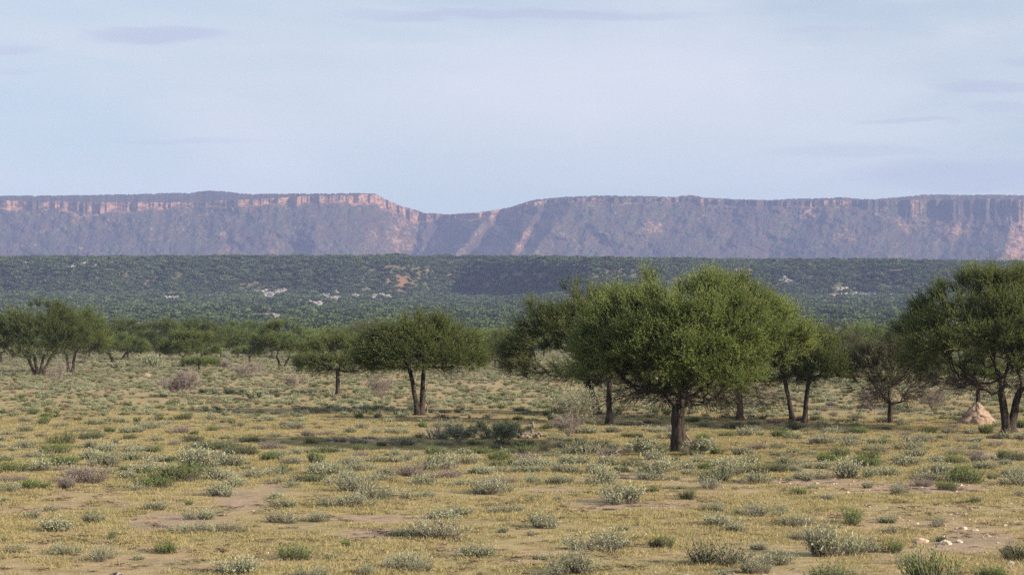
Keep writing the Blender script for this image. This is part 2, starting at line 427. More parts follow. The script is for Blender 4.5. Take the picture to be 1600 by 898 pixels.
class Skeleton:
    def __init__(s): s.P = []; s.par = []; s.rmin = []; s.d0 = []
    def add(s, p, par, rmin=0.0):
        s.P.append(np.array(p, float)); s.par.append(par); s.rmin.append(rmin); return len(s.P) - 1
    def tubes(s, tip, power, sides, cap):
        n = len(s.P); P = np.array(s.P); par = np.array(s.par)
        cnt = np.zeros(n); has = np.zeros(n, bool)
        for k in range(n):
            if par[k] >= 0: has[par[k]] = True
        cnt[~has] = 1
        for k in range(n - 1, -1, -1):
            if par[k] >= 0: cnt[par[k]] += cnt[k]
        r = np.minimum(tip * np.maximum(cnt, 1) ** power, cap); r = np.maximum(r, np.array(s.rmin))
        k = np.where(par >= 0)[0]
        return P[par[k]], P[k], np.minimum(r[par[k]], r[k] * 1.5 + .004), r[k], cnt[k]

def make_tree(name, label, px, base, top, left, right, bottom, *, group=None, mat='acacia', stems=((0, 0),), trunk_w=10, fork=None,
              n=300, K=13, leafs=13, leaf=.06, shoot=.6, depth=.85, skirt=.35, bare=0, lean=0, hollow=.6, tiers=None, flat=2.4, seed=1, Yd=None,
              detail=True, cat='tree', tname='acacia_tree'):
    rg = np.random.default_rng(seed * 101 + 5)
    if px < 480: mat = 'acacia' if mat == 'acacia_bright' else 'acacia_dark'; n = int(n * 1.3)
    if detail: leaf *= .86; leafs = int(leafs * 1.25)
    if px < 600 and base > 540 and seed < 40: bottom -= 4
    if Yd is None: X, Y, Z = gp(px, base)
    else: Y = Yd; X = (px - 800) / F * Y; Z = float(ground_z(X, Y))
    s = F / Y                                            # pixels per metre there
    Ht = (base - top) / s; zb = (base - bottom) / s
    cx = ((left + right) / 2 - px) / s; rx = (right - left) / 2 / s; ry = rx * depth
    fz = min((fork if fork is not None else .6) * 1.22, 1.05) * zb
    # cluster centres
    n = int(n * .58); K = int(K * 1.75); C = []; tries = 0
    while len(C) < n + bare and tries < 60000:
        tries += 1
        isbare = len(C) >= n
        r = math.sqrt(rg.random()) ; th = rg.random() * 2 * math.pi
        if isbare: r = .25 + .6 * rg.random()
        wob = 1 + .16 * float(fbm(math.cos(th) * 1.7 + seed, math.sin(th) * 1.7, seed, 2))
        x = cx + rx * r * math.cos(th) * wob; y = ry * r * math.sin(th) * wob
        zt = Ht - (Ht - zb) * .56 * r ** (flat + .8) - .3 * shoot + (Ht - zb) * .13 * float(fbm(x / 1.1 + seed, y / 1.1, seed + 3, 3))
        zl = zb + (Ht - zb) * (-.06 + .10 * r) - skirt * (Ht - zb) * .25 * r * max(0, float(fbm(x / 1.6, y / 1.6, seed + 5, 2)))
        if isbare:
            z = zb - (zb - fz) * rg.random() * .9 + (Ht - zb) * .12 * (rg.random())
            C.append((x * .9, y * .9, z, 1)); continue
        t = rg.random() ** .7
        z = zl + (zt - zl) * t
        if t < .6 and r < .68 and rg.random() < hollow: continue
        if tiers is not None:
            pxw = px + x * s; pyw = base - z * s; ok = False
            for (tx, ty, wx, wy) in tiers:
                if ((pxw - tx) / wx) ** 2 + ((pyw - ty) / wy) ** 2 < 1 + .3 * rg.normal(): ok = True; break
            if not ok: continue
        # gaps
        if float(vnoise(x / 1.9 + 9, (y * .5 + z * 2.6) / .95, seed + 8)) < (.30 if seed == 3 else .40): continue
        C.append((x, y, z, 0))
    C = np.array(C)
    sk = Skeleton()
    roots = []
    tw = trunk_w / s / 2
    for j, (dx, ln) in enumerate(stems):
        b0 = sk.add((dx / s, 0, -.15), -1, tw * 1.35); prev = b0
        m = 7
        for q in range(1, m + 1):
            f = q / m
            p = (dx / s + (ln / s) * f ** 1.3 + lean / s * f + .10 * tw * rg.normal(), .10 * rg.normal() * tw, fz * f)
            rr = tw * (1.3 - .3 * min(f * 4, 1)) * (1 - .22 * f)
            prev = sk.add(p, prev, rr)
        roots.append(prev)
    forkc = np.mean([sk.P[k] for k in roots], 0)
    order = np.argsort(np.linalg.norm((C[:, :3] - forkc) * np.array([1, 1, .8]), axis=1) + rg.random(len(C)) * .5)
    cap = tw * .8
    NP = np.zeros((len(C) * 5 + 50, 3)); NI = np.zeros(len(NP), int); nd = np.zeros(len(NP)); c0 = 0
    for k in roots:
        for kk in (k,):
            NP[c0] = sk.P[kk]; NI[c0] = kk; nd[c0] = 0; c0 += 1
    ends = []
    for k in order:
        c = C[k, :3]; dist = np.linalg.norm(NP[:c0] - c, axis=1)
        dc = np.linalg.norm(c - forkc)
        cost = dist + .35 * nd[:c0] + np.where(NP[:c0, 2] > c[2] + .25, .8, 0)
        a = int(np.argmin(cost)); p0 = NP[a].copy(); par = NI[a]; L = dist[a]
        seg = max(2, min(6, int(L / .45) + 1))
        out = unit(np.array([[c[0] - forkc[0], c[1] - forkc[1], 0.]]))[0]
        bow = out * L * .10 - np.array([0, 0, 1]) * L * .10
        for q in range(1, seg + 1):
            f = q / seg
            p = p0 + (c - p0) * f + bow * math.sin(math.pi * f) + rg.normal(size=3) * .05 * L * (f < 1) * .8
            par = sk.add(p, par)
            if c0 < len(NP):
                NP[c0] = p; NI[c0] = par; nd[c0] = nd[a] + L * f; c0 += 1
        ends.append((k, par))
    A, B, ra, rb, cnt = sk.tubes(.009 if detail else .014, .47, 6, cap)
    nst = len(stems) * 8
    ist = np.zeros(len(A), bool); ist[:len(stems) * 7] = True
    root = empty(tname, (X, Y, Z))
    tag(root, label, cat, group)
    for j in range(len(stems)):
        V, Q = sweep([sk.P[j * 8 + q] for q in range(8)], [sk.rmin[j * 8 + q] for q in range(8)], 18 if detail else 8, seed + j)
        link('trunk', mesh_data('trunk', V, Q, None, [M['bark']], smooth=True), root)
    V1, Q1 = tube_segments(A[~ist], B[~ist], ra[~ist], rb[~ist], 5 if detail else 3)
    # shoots
    Cn = C[:, :3]; K_ = K
    ce = np.repeat(Cn, K_, 0); isb = np.repeat(C[:, 3] > 0, K_)
    outv = ce - np.array([forkc[0] * .5 + cx * .5, 0, fz + (Ht - fz) * .25]); outv[:, 2] *= .8
    up = np.array([0, 0, 1.])
    D = unit(unit(outv) * .75 + up * (.40 + .25 * rg.random((len(ce), 1))) + rg.normal(size=ce.shape) * .50)
    D[isb] = unit(unit(outv[isb]) * .8 - up * .15 + rg.normal(size=(isb.sum(), 3)) * .5)
    SL = shoot * (.50 + .65 * rg.random(len(ce)) + .65 * (rg.random(len(ce)) > .92)); SL[isb] *= 1.3
    ce = ce + rg.normal(size=ce.shape) * shoot * .12
    tipp = ce + D * SL[:, None]
    tr = .0045 if detail else .008
    nb = isb if not detail else np.ones(len(ce), bool); nb = nb & ~(isb & (rg.random(len(ce)) < .5))
    if nb.any():
        V2, Q2 = tube_segments(ce[nb], tipp[nb], np.full(nb.sum(), tr * 1.6), np.full(nb.sum(), tr * .6), 3)
        Vb = np.concatenate([V1, V2]); Qb = np.concatenate([Q1, Q2 + len(V1)])
    else: Vb, Qb = V1, Q1
    pass; link('branches', mesh_data('branches', Vb, Qb, None, [M['bark']], smooth=True), root)
    # leaves
    lf = ~isb; m = int(lf.sum())
    ff = np.tile(np.linspace(.08, 1.0, leafs), m) + rg.normal(size=m * leafs) * .03
    bp = np.repeat(ce[lf], leafs, 0) + np.repeat(D[lf] * SL[lf][:, None], leafs, 0) * ff[:, None]
    dd = unit(np.repeat(D[lf], leafs, 0) * 1.1 + rg.normal(size=bp.shape) * .5 + up * .12)
    ll = leaf * (.6 + .8 * rg.random(len(bp))) * (1.15 - .45 * np.clip(ff, 0, 1))
    V, Q = leaf_quads(bp + rg.normal(size=bp.shape) * leaf * .22, dd, ll * 1.12, ll * .42, rg)
    cl = rg.random(len(Cn))
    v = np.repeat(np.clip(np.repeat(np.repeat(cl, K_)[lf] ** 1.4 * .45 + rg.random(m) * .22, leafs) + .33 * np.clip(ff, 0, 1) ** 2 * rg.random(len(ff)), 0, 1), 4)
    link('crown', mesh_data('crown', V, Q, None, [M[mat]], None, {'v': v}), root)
    return root

D_ = dict
make_tree('t', 'largest acacia, broad bright crown on one thick dark trunk in the open grassland', 1060, 705, 428, 905, 1262, 612, mat='acacia_bright', stems=((0, 0),), trunk_w=25,
          fork=.62, n=1650, K=14, leafs=18, leaf=.062, shoot=.62, bare=110, depth=.9, skirt=.9, flat=3.0, hollow=.30, seed=3,
          tiers=[(1195, 505, 62, 36), (950, 505, 55, 38), (1100, 485, 145, 62), (1075, 455, 85, 38), (1010, 520, 105, 62), (1170, 545, 98, 65), (1050, 560, 125, 50), (950, 545, 55, 45)])
make_tree('t', 'spreading acacia with stout short trunk behind the left side of the largest acacia', 931, 648, 444, 795, 1010, 592, mat='acacia', trunk_w=15, fork=.75, stems=((0, -14),),
          n=900, K=12, leafs=13, leaf=.07, shoot=.7, bare=40, depth=.75, skirt=.8, flat=2.6, seed=5)
make_tree('t', 'acacia with a straight slim trunk tucked behind the largest acacia', 952, 664, 468, 890, 1075, 600, trunk_w=10, fork=.95, n=380, K=12, leafs=12, leaf=.07, seed=6, bare=8)
make_tree('t', 'acacia mostly hidden behind the right side of the largest acacia, slim trunk showing', 1156, 655, 452, 1085, 1250, 598, trunk_w=10, fork=.85, n=380, K=12, leafs=12, leaf=.075, seed=7, bare=3, mat='acacia_bright')
make_tree('t', 'small acacia with V-shaped twin stems just right of the largest acacia', 1247, 660, 508, 1185, 1325, 592, trunk_w=8, fork=.8, stems=((-9, -12), (10, 6)), n=340, K=12, leafs=12, leaf=.07, seed=8, bare=25, skirt=.8)
make_tree('t', 'thin greyish half-bare acacia standing between two fuller acacias', 1391, 660, 507, 1322, 1470, 612, trunk_w=9, fork=.5, mat='acacia_grey', n=300, K=9, leafs=9, leaf=.07, seed=9, bare=70, hollow=.2, flat=3, skirt=1)
make_tree('t', 'dense dark acacia beside the termite mound, forked black trunk', 1574, 675, 421, 1408, 1735, 602, trunk_w=14, fork=.72, stems=((0, -10), (5, 13)), n=1050, K=14, leafs=16, leaf=.07,
          shoot=.65, seed=10, bare=60, skirt=.8, flat=3.2, hollow=.35, tiers=[(1580, 465, 150, 48), (1500, 455, 62, 34), (1480, 530, 78, 50), (1600, 560, 100, 50), (1650, 520, 90, 80), (1540, 520, 90, 50)])
make_tree('t', 'shaded acacia behind the termite mound with slim greyish trunk', 1528, 638, 505, 1440, 1560, 600, trunk_w=8, fork=.8, n=280, K=12, leafs=10, leaf=.08, seed=11, bare=30)
make_tree('t', 'umbrella acacia alone in the middle with two close upright stems', 655, 650, 497, 557, 758, 578, trunk_w=8, fork=.95, stems=((-2, -14), (4, 3)), n=620, K=13, leafs=13, leaf=.075, shoot=.65,
          seed=12, bare=30, skirt=.4, flat=2.0, depth=.8)
make_tree('t', 'small rounded acacia on one slim trunk left of the two-stemmed umbrella acacia', 528, 617, 526, 464, 600, 584, trunk_w=7, fork=.9, n=340, K=12, leafs=11, leaf=.09, seed=13, bare=20, shoot=.7, flat=2.6)
make_tree('t', 'tall acacia at the left end of the tree line, four stems fanning from the ground', 60, 588, 472, -12, 138, 560, trunk_w=5.5, fork=.9, stems=((-5, -14), (-2, -4), (3, 6), (7, 14)), n=430, K=12, leafs=10, leaf=.12,
          shoot=.9, seed=14, bare=20, skirt=.9, flat=2.3)
make_tree('t', 'acacia with two narrow stems touching the tall four-stemmed one', 111, 582, 482, 72, 172, 552, trunk_w=5, fork=.8, stems=((-3, -6), (2, 5)), n=300, K=12, leafs=10, leaf=.12, shoot=.9, seed=15, bare=30, mat='acacia_bright')
make_tree('t', 'little low umbrella acacia with two leaning stems in the left tree line', 183, 567, 523, 138, 230, 556, trunk_w=5, fork=.95, stems=((-6, -8), (6, 8)), n=240, K=12, leafs=10, leaf=.12, shoot=.8, seed=16, mat='acacia_bright')
make_tree('t', 'bright green acacia with single trunk in front of two darker ones', 286, 574, 514, 255, 338, 560, trunk_w=5, fork=.8, n=260, K=12, leafs=10, leaf=.13, shoot=.85, seed=17, mat='acacia_bright')
make_tree('t', 'knee-high flat green acacia sapling beside the bright green acacia', 311, 578, 560, 286, 340, 571, trunk_w=2.5, fork=.8, n=90, K=10, leafs=9, leaf=.11, shoot=.6, seed=18, mat='acacia_bright', bare=14)
make_tree('t', 'acacia with olive feathery crown rising above the low umbrella acacia', 200, 560, 498, 155, 240, 545, trunk_w=4, n=230, K=11, leafs=9, leaf=.15, shoot=1.0, seed=19, mat='acacia_grey')
make_tree('t', 'dark wide acacia behind the bright green acacia', 250, 563, 501, 215, 300, 556, trunk_w=4, n=260, K=11, leafs=9, leaf=.15, shoot=1.0, seed=20)
make_tree('t', 'flat-topped acacia rising behind the bright green acacia, to its right', 315, 562, 500, 275, 345, 545, trunk_w=4, n=230, K=11, leafs=9, leaf=.15, shoot=1.0, seed=21)
make_tree('t', 'distant open acacia with two thin trunks, left of the rounded bright one', 387, 548, 503, 343, 420, 533, trunk_w=3, n=230, K=10, leafs=8, leaf=.2, shoot=1.3, seed=22, detail=False)
make_tree('t', 'rounded bright acacia with several stems left of the small single-trunk acacia', 443, 573, 503, 398, 480, 560, trunk_w=4, fork=.7, stems=((-5, -5), (2, 6)), n=300, K=11, leafs=9, leaf=.13, shoot=.9, seed=23, mat='acacia_bright', skirt=.8)
make_tree('t', 'very low umbrella acacia below the distant open acacia', 390, 566, 543, 364, 412, 557, trunk_w=3, n=100, K=10, leafs=9, leaf=.13, shoot=.7, seed=24, mat='acacia_bright')
make_tree('t', 'acacia with its top showing above the small single-trunk acacia', 525, 560, 514, 498, 562, 545, trunk_w=4, n=180, K=10, leafs=9, leaf=.16, shoot=1, seed=25)
make_tree('t', 'greyish acacia between the small rounded and the two-stemmed umbrella acacia', 575, 562, 503, 543, 612, 545, trunk_w=4, n=180, K=10, leafs=8, leaf=.16, shoot=1, seed=26, mat='acacia_grey')
make_tree('t', 'small acacia with dark thin stems between the umbrella acacia and the largest one', 774, 577, 518, 744, 806, 558, trunk_w=4, n=200, K=10, leafs=9, leaf=.13, shoot=.9, seed=27, bare=25)
make_tree('t', 'acacia cut by the left edge of the photo', 2, 570, 496, -38, 32, 548, trunk_w=4, n=230, K=11, leafs=9, leaf=.14, shoot=1.0, seed=28)
make_tree('t', 'acacia behind the V-stemmed acacia, top level with it', 1300, 590, 512, 1265, 1345, 565, trunk_w=5, n=200, K=10, leafs=9, leaf=.11, shoot=.8, seed=29, mat='acacia_grey')
make_tree('t', 'acacia behind the thin greyish one, with rounded olive crown', 1420, 600, 505, 1378, 1465, 575, trunk_w=5, n=230, K=10, leafs=9, leaf=.11, shoot=.8, seed=30)
# the last row before the hills: small in view, each a tree of its own
row = [(20, 505), (140, 503), (345, 513), (372, 517), (425, 520), (490, 518), (505, 524), (548, 512), (615, 512), (640, 515), (700, 514), (730, 519), (762, 521), (790, 524), (815, 520), (850, 519), (1010, 521), (1120, 520), (1215, 522), (1280, 519), (1330, 515), (1352, 509), (1388, 517), (1450, 519), (1545, 521)]
land = ['behind the tall four-stemmed acacia', 'behind the acacia with two narrow stems', 'left of the distant open acacia', 'below the distant open acacia', 'behind the rounded bright acacia, left part',
        'right of the rounded bright acacia', 'just left of the small single-trunk acacia', 'above the right half of the small single-trunk acacia', 'behind the left edge of the two-stemmed umbrella acacia', 'behind the left half of the umbrella acacia crown',
        'behind the right half of the umbrella acacia crown', 'at the right rim of the umbrella acacia crown', 'left of the dark thin-stemmed small acacia', 'right of the dark thin-stemmed small acacia', 'at the left rim of the spreading acacia',
        'behind the spreading acacia', 'behind the left half of the largest acacia', 'behind the middle of the largest acacia', 'behind the right rim of the largest acacia', 'behind the V-stemmed acacia',
        'right of the V-stemmed acacia', 'in the gap before the thin greyish acacia', 'behind the thin greyish acacia', 'behind the left rim of the dense dark acacia', 'behind the termite mound']
for i, ((x, t), w) in enumerate(zip(row, land)):
    hw = 26 + 10 * rng.random()
    make_tree('t', 'far hazy acacia in the last row, ' + w, x, 556 + 4 * rng.random(), t, x - hw, x + hw, 543, trunk_w=3, n=120, K=9, leafs=7, leaf=.24, shoot=1.3, seed=40 + i,
              mat=('acacia', 'acacia_grey', 'acacia')[i % 3], detail=False, group='far acacias in the last row before the hills', skirt=.9)

# ------------------------------------------------------------------ shrubs
def shrub_arrays(seed, n_sh, leafs, L, leaf, aspect, upness, spread=1.0, clumps=5, kind='mound'):
    """unit shrub: footprint radius .5, height about .4; returns leaf and stem geometry"""
    rg = np.random.default_rng(seed)
    cc = np.stack([rg.normal(size=clumps) * .20, rg.normal(size=clumps) * .20], 1)
    ch = .6 + .5 * rg.random(clumps)
    ci = rg.integers(0, clumps, n_sh)
    ang = rg.random(n_sh) * 2 * math.pi; rad = np.sqrt(rg.random(n_sh)) * .17
    b = np.stack([cc[ci, 0] + rad * np.cos(ang) * .6, cc[ci, 1] + rad * np.sin(ang) * .6, np.zeros(n_sh)], 1)
    out = np.stack([np.cos(ang) * rad / .17, np.sin(ang) * rad / .17, np.zeros(n_sh)], 1)
    gl = b.copy(); gl[:, 2] = 0
    D = unit(out * spread * .8 + gl * 1.2 + np.array([0, 0, upness]) + rg.normal(size=(n_sh, 3)) * .22)
    D[:, 2] = np.abs(D[:, 2])
    SL = L * (.55 + .6 * rg.random(n_sh)) * ch[ci]
    f = np.tile(np.linspace(.25, 1, leafs), n_sh) + rg.normal(size=n_sh * leafs) * .04
    P = np.repeat(b, leafs, 0) + np.repeat(D * SL[:, None], leafs, 0) * f[:, None]
    dd = unit(np.repeat(D, leafs, 0) * .7 + rg.normal(size=P.shape) * .6)
    ll = leaf * (.6 + .8 * rg.random(len(P)))
    V, Q = leaf_quads(P, dd, ll, ll * aspect, rg)
    V[:, 2] = np.maximum(V[:, 2], 0.004)
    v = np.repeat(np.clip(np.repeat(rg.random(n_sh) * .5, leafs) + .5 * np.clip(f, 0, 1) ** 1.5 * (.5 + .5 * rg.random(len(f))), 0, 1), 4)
    Vs, Qs = tube_segments(b - np.array([0, 0, .02]), b + D * SL[:, None] * .9, np.full(n_sh, .006), np.full(n_sh, .003), 3)
    return V, Q, v, Vs, Qs

def shrub_protos(kind, mat, seeds, **kw):
    out = []
    for sd in seeds:
        rr = np.random.default_rng(sd); kw2 = dict(kw); kw2['clumps'] = int(rr.integers(4, 11)); kw2['spread'] = rr.uniform(.6, 1.5); kw2['upness'] = kw['upness'] * rr.uniform(.7, 1.4)
        kw2['n_sh'] = int(kw['n_sh'] * rr.uniform(.65, 1.3)); kw2['leaf'] = kw['leaf'] * rr.uniform(.8, 1.15)
        V, Q, v, Vs, Qs = shrub_arrays(sd, **kw2)
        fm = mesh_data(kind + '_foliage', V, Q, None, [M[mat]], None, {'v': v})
        sm = mesh_data(kind + '_stems', Vs, Qs, None, [M['twig']])
        out.append((fm, sm))
    return out
PR = {
    'silver': shrub_protos('silver', 'silver', range(100, 114), n_sh=210, leafs=9, L=.40, leaf=.046, aspect=.42, upness=.8),
    'green': shrub_protos('green', 'green', range(120, 126), n_sh=230, leafs=8, L=.40, leaf=.055, aspect=.35, upness=1.1),
    'dark': shrub_protos('dark', 'darkgreen', range(130, 134), n_sh=240, leafs=9, L=.42, leaf=.045, aspect=.5, upness=.8),
    'dry': shrub_protos('dry', 'greytwig', range(140, 144), n_sh=260, leafs=7, L=.42, leaf=.05, aspect=.16, upness=.8),
}
# (x, base y, width in photo pixels, kind[, height factor])
S, G, K, Dr = 'silver', 'green', 'dark', 'dry'
SH = [(80,797,30,S),(140,815,42,S),(88,828,62,S),(50,808,30,S),(97,860,40,S),(158,871,62,S),(240,796,50,S),(262,860,38,G),(348,774,50,S),(315,810,46,S),(300,830,58,S),(350,830,55,S),(368,892,78,S,1.2),(172,840,26,G),
 (50,762,52,G),(135,752,75,Dr),(240,762,60,G),(285,752,72,G),(212,766,36,S),(345,748,62,S),(62,732,58,S),(97,725,52,G),(172,725,52,S),(210,717,52,S),(255,718,32,S),(310,729,72,S),(347,700,46,K),(378,709,46,K),(95,693,46,G),(175,703,52,S),
 (442,792,42,S),(435,755,28,S),(434,816,58,S),(497,815,34,S),(555,768,60,S,1.2),(515,792,42,S),(550,790,52,S),(590,780,62,S),(463,871,62,G),(492,900,46,S,1.2),(668,757,52,S),(665,775,30,S),(680,811,62,S),(715,805,48,S),(690,842,104,S),
 (620,837,28,S),(778,800,40,S),(785,833,26,S),(745,867,68,S),(628,885,56,S),(652,890,40,S),(765,770,66,S,1.1),(507,741,56,S),(560,735,46,S),(602,741,30,S),(560,702,30,G),(585,722,28,S),(612,723,36,S),(638,721,26,S),(513,705,32,K),(455,725,32,S),
 (490,723,36,G),(430,739,32,S),(725,725,42,S),(683,685,46,S),(855,824,62,S),(805,797,26,S),(840,778,25,S),(872,780,18,S),(948,757,52,S,1.2),(868,757,46,S),(975,785,78,S),(1018,770,22,K),(1062,765,20,S),(1075,781,36,G),(1110,765,54,S),(1118,798,36,S),
 (1178,805,60,S),(1118,820,62,S),(945,855,92,S),(1035,856,38,G),(1110,880,94,K,1.25),(1182,858,30,S),(908,895,92,S,1.1),(848,872,30,S),(870,686,26,S),(914,709,62,S),(1025,740,72,S),(1140,742,62,S),(1178,742,46,G),(1328,748,56,S,1.2),(1385,745,34,S),
 (1355,764,28,S),(1404,774,28,S,1.2),(1237,774,34,G),(1292,781,28,S),(1224,799,22,S),(1246,820,42,S),(1327,817,62,G),(1390,815,36,S),(1465,821,36,S),(1390,832,28,S),(1290,866,80,S,1.5),(1350,860,62,S,1.2),(1225,880,74,S),(1310,912,92,G),
 (1475,912,112,G,1.3),(1592,873,48,K,1.4),(1480,766,36,G),(1520,787,25,K),(1592,775,26,S),(1430,715,42,S,1.3),(1455,722,36,S),(1468,742,46,S),(1502,742,26,G),(1548,749,18,K),(1582,745,34,S),(28,858,28,S),(15,735,45,G),(12,768,32,S),
 (575,895,30,S),(1180,892,50,S),(1420,880,45,S),(1550,905,50,G),(215,870,20,S),(1385,860,46,G),(1150,830,40,S),(1260,842,38,S),(830,838,20,S),(540,852,18,G)]
W_MIN = 11
listed = [(a[0], a[1], a[2]) for a in SH]
def near_listed(x, y, w):
    for (a, b, c) in listed:
        if abs(a - x) < (c + w) * .42 and abs(b - y) < 9: return True
    return False
def shrub_density(px, py):
    """how thick the shrubs stand, read off the photograph"""
    base = np.interp(py, [545, 575, 640, 690, 735, 755, 775, 900], [.6, .75, .75, 1.0, 1.0, .35, .16, .13])
    return base * (.45 + 1.1 * vnoise(px / 70.0 + 3, py / 14.0, 77))
# individuals of the thick middle belt
tries = 0
target_n = 345
while len(SH) < target_n and tries < 20000:
    tries += 1
    px = rng.uniform(-10, 1610); py = 655 + (762 - 655) * rng.random() ** .8
    if rng.random() > float(shrub_density(px, py)): continue
    w = rng.uniform(.55, 1.25) * (py - H0) * .20
    if near_listed(px, py, w): continue
    kd = rng.choice([S, G, K, Dr], p=[.62, .18, .10, .10])
    SH.append((px, py, w, str(kd))); listed.append((px, py, w))

COLS = [(30, 'below the tall four-stemmed acacia'), (130, 'below the two-narrow-stemmed acacia'), (200, 'below the low umbrella acacia'), (288, 'below the round bare bush'), (385, 'below the distant open acacia'), (455, 'below the rounded bright acacia'),
        (528, 'below the small single-trunk acacia'), (600, 'below the bare shrub'), (655, 'below the two-stemmed umbrella acacia'), (775, 'below the big olive bush'), (895, 'below the grey thicket'), (970, 'below the slim straight trunk'),
        (1060, "below the largest acacia's trunk"), (1156, 'below the hidden slim trunk'), (1247, 'below the V-stemmed acacia'), (1320, 'below the gap beside V-stemmed acacia'), (1391, 'below the thin greyish acacia'), (1470, 'below the dense dark crown'), (1525, 'below the termite mound'), (1580, 'below the forked black trunk')]
BANDS = [(640, 672, 'behind the belt'), (672, 690, 'at the belt top'), (690, 707, 'in upper belt'), (707, 724, 'in middle belt'), (724, 742, 'in lower belt'), (742, 762, 'at belt foot'), (762, 785, 'on upper open ground'), (785, 812, 'on middle open ground'), (812, 838, 'on lower open ground'), (838, 868, 'near bottom'), (868, 999, 'at the bottom edge')]
ADJ = {S: 'silvery', G: 'bright green', K: 'dark green', Dr: 'dry greyish'}
KN = {S: 'silver_shrub', G: 'green_shrub', K: 'dark_shrub', Dr: 'dry_shrub'}
KG = {S: 'low silvery shrubs scattered over the plain', G: 'bright green shrubs scattered over the plain', K: 'dark green shrubs scattered over the plain', Dr: 'dry greyish shrubs scattered over the plain'}
ORD = ['leftmost', 'second from left', 'third from left', 'fourth from left', 'fifth from left', 'sixth from left', 'seventh from left']
cells = {}
info = []
for i, a in enumerate(SH):
    px, py, w, kd = a[:4]
    c = min(COLS, key=lambda q: abs(q[0] - px))[1]; b = [q[2] for q in BANDS if q[0] <= py < q[1]][0]
    rel = w / ((py - H0) * .20)
    size = 'small' if rel < .62 else ('wide' if rel > 1.1 else 'mid-sized')
    key = (size, kd, b, c); info.append(key); cells.setdefault(key, []).append(i)
for v in cells.values(): v.sort(key=lambda i: SH[i][0])
for i, a in enumerate(SH):
    px, py, w, kd = a[:4]; hf = a[4] if len(a) > 4 else 1.0
    X, Y, Z = gp(px, py); s = F / Y
    size, _, b, c = info[i]; grp = cells[info[i]]
    lab = f'{size} {ADJ[kd]} shrub {b} {c}'
    if len(grp) > 1: lab += ', ' + ORD[grp.index(i)]
    fm, sm = PR[kd][int(rng.integers(len(PR[kd])))]
    r = empty(KN[kd], (X, Y, Z), rng.random() * 6.28)
    ww = w / s * (.92 if py > 760 else 1.0)
    r.scale = (ww, ww, ww * hf * rng.uniform(.9, 1.25) * (1.0 if ww > .6 else 1.25))
    tag(r, lab, 'shrub', KG[kd])
    link('foliage', fm, r); link('stems', sm, r)

# bigger bushes, one by one
def big_bush(name, label, px, base, w, h, mat, stem='twig', n=500, leafs=9, L=.75, leaf=.05, aspect=.4, up=.8, seed=1, spread=1.2, cat='bush'):
    X, Y, Z = gp(px, base); s = F / Y; rg = np.random.default_rng(seed)
    W, Hh = w / s, h / s
    # stems fanning from the foot, each ending in sprays
    sk = Skeleton(); root_ = sk.add((0, 0, -.05), -1, .02)
    ends = []
    for k in range(22):
        th = rg.random() * 6.28; r = .5 * math.sqrt(rg.random())
        e = np.array([W * r * math.cos(th), W * r * math.sin(th) * .9, Hh * (.98 - 1.2 * r * r) * rg.uniform(.6, .95)])
        prev = root_
        for q in range(1, 5):
            f = q / 4
            prev = sk.add(e * np.array([f, f, f ** .75]) + rg.normal(size=3) * .03, prev)
            if q >= 2: ends.append((np.array(sk.P[prev]), prev))
    sh = n
    base_i = rg.integers(0, len(ends), sh)
    b = np.array([ends[k][0] for k in base_i])
    D = unit(b * np.array([1 / W, 1 / W, 0]) * spread + np.array([0, 0, up]) + rg.normal(size=b.shape) * .55)
    SL = .27 * Hh * (.6 + .8 * rg.random(sh))
    tip = b + D * SL[:, None]; tip[:, 2] = np.clip(tip[:, 2], .02, Hh * 1.02)
    D = unit(tip - b)
    A, B, ra, rb, cnt = sk.tubes(.005, .5, 5, .06)
    V1, Q1 = tube_segments(A, B, ra, rb, 5)
    V2, Q2 = tube_segments(b, tip, np.full(sh, .004), np.full(sh, .002), 3)
    r = empty(name, (X, Y, Z)); tag(r, label, cat)
    link('stems', mesh_data('stems', np.concatenate([V1, V2]), np.concatenate([Q1, Q2 + len(V1)]), None, [M[stem]], smooth=True), r)
    if mat:
        f = np.tile(np.linspace(.1, 1, leafs), sh)
        P = np.repeat(b, leafs, 0) + np.repeat(D * SL[:, None], leafs, 0) * f[:, None]
        dd = unit(np.repeat(D, leafs, 0) * .5 + rg.normal(size=P.shape) * .7)
        ll = leaf * (.6 + .8 * rg.random(len(P)))
        V, Q = leaf_quads(P, dd, ll, ll * aspect, rg); V[:, 2] = np.maximum(V[:, 2], .01)
        link('foliage', mesh_data('foliage', V, Q, None, [M[mat]], None, {'v': np.repeat(rg.random(len(P)), 4)}), r)
    return r
big_bush('bare_bush', 'round leafless purplish-grey bush standing alone on the left plain', 285, 621, 72, 42, 'greytwig', n=1500, leafs=7, leaf=.11, aspect=.10, seed=2)
big_bush('bare_bush', 'thin bare sapling below the two-narrow-stemmed acacia', 89, 610, 42, 46, 'greytwig', n=260, leafs=5, leaf=.12, aspect=.12, up=1.4, seed=3)
big_bush('grey_bush', 'pale grey-green bush between the low umbrella acacia and bright green acacia', 237, 578, 36, 25, 'silver', n=420, leaf=.13, seed=4)
big_bush('grey_bush', 'low grey bush at the foot of the low umbrella acacia', 183, 579, 32, 16, 'silver', n=300, leaf=.12, seed=5)
big_bush('grey_bush', 'grey bush right of the knee-high acacia sapling', 350, 577, 26, 14, 'greytwig', n=300, leaf=.13, aspect=.2, seed=6)
big_bush('grey_bush', 'wide grey bush below the very low umbrella acacia', 388, 590, 50, 22, 'greytwig', n=420, leaf=.12, aspect=.16, seed=7)
big_bush('grey_bush', 'grey-green bush right of the round bare bush', 402, 626, 40, 16, 'silver', n=420, leaf=.08, seed=8)
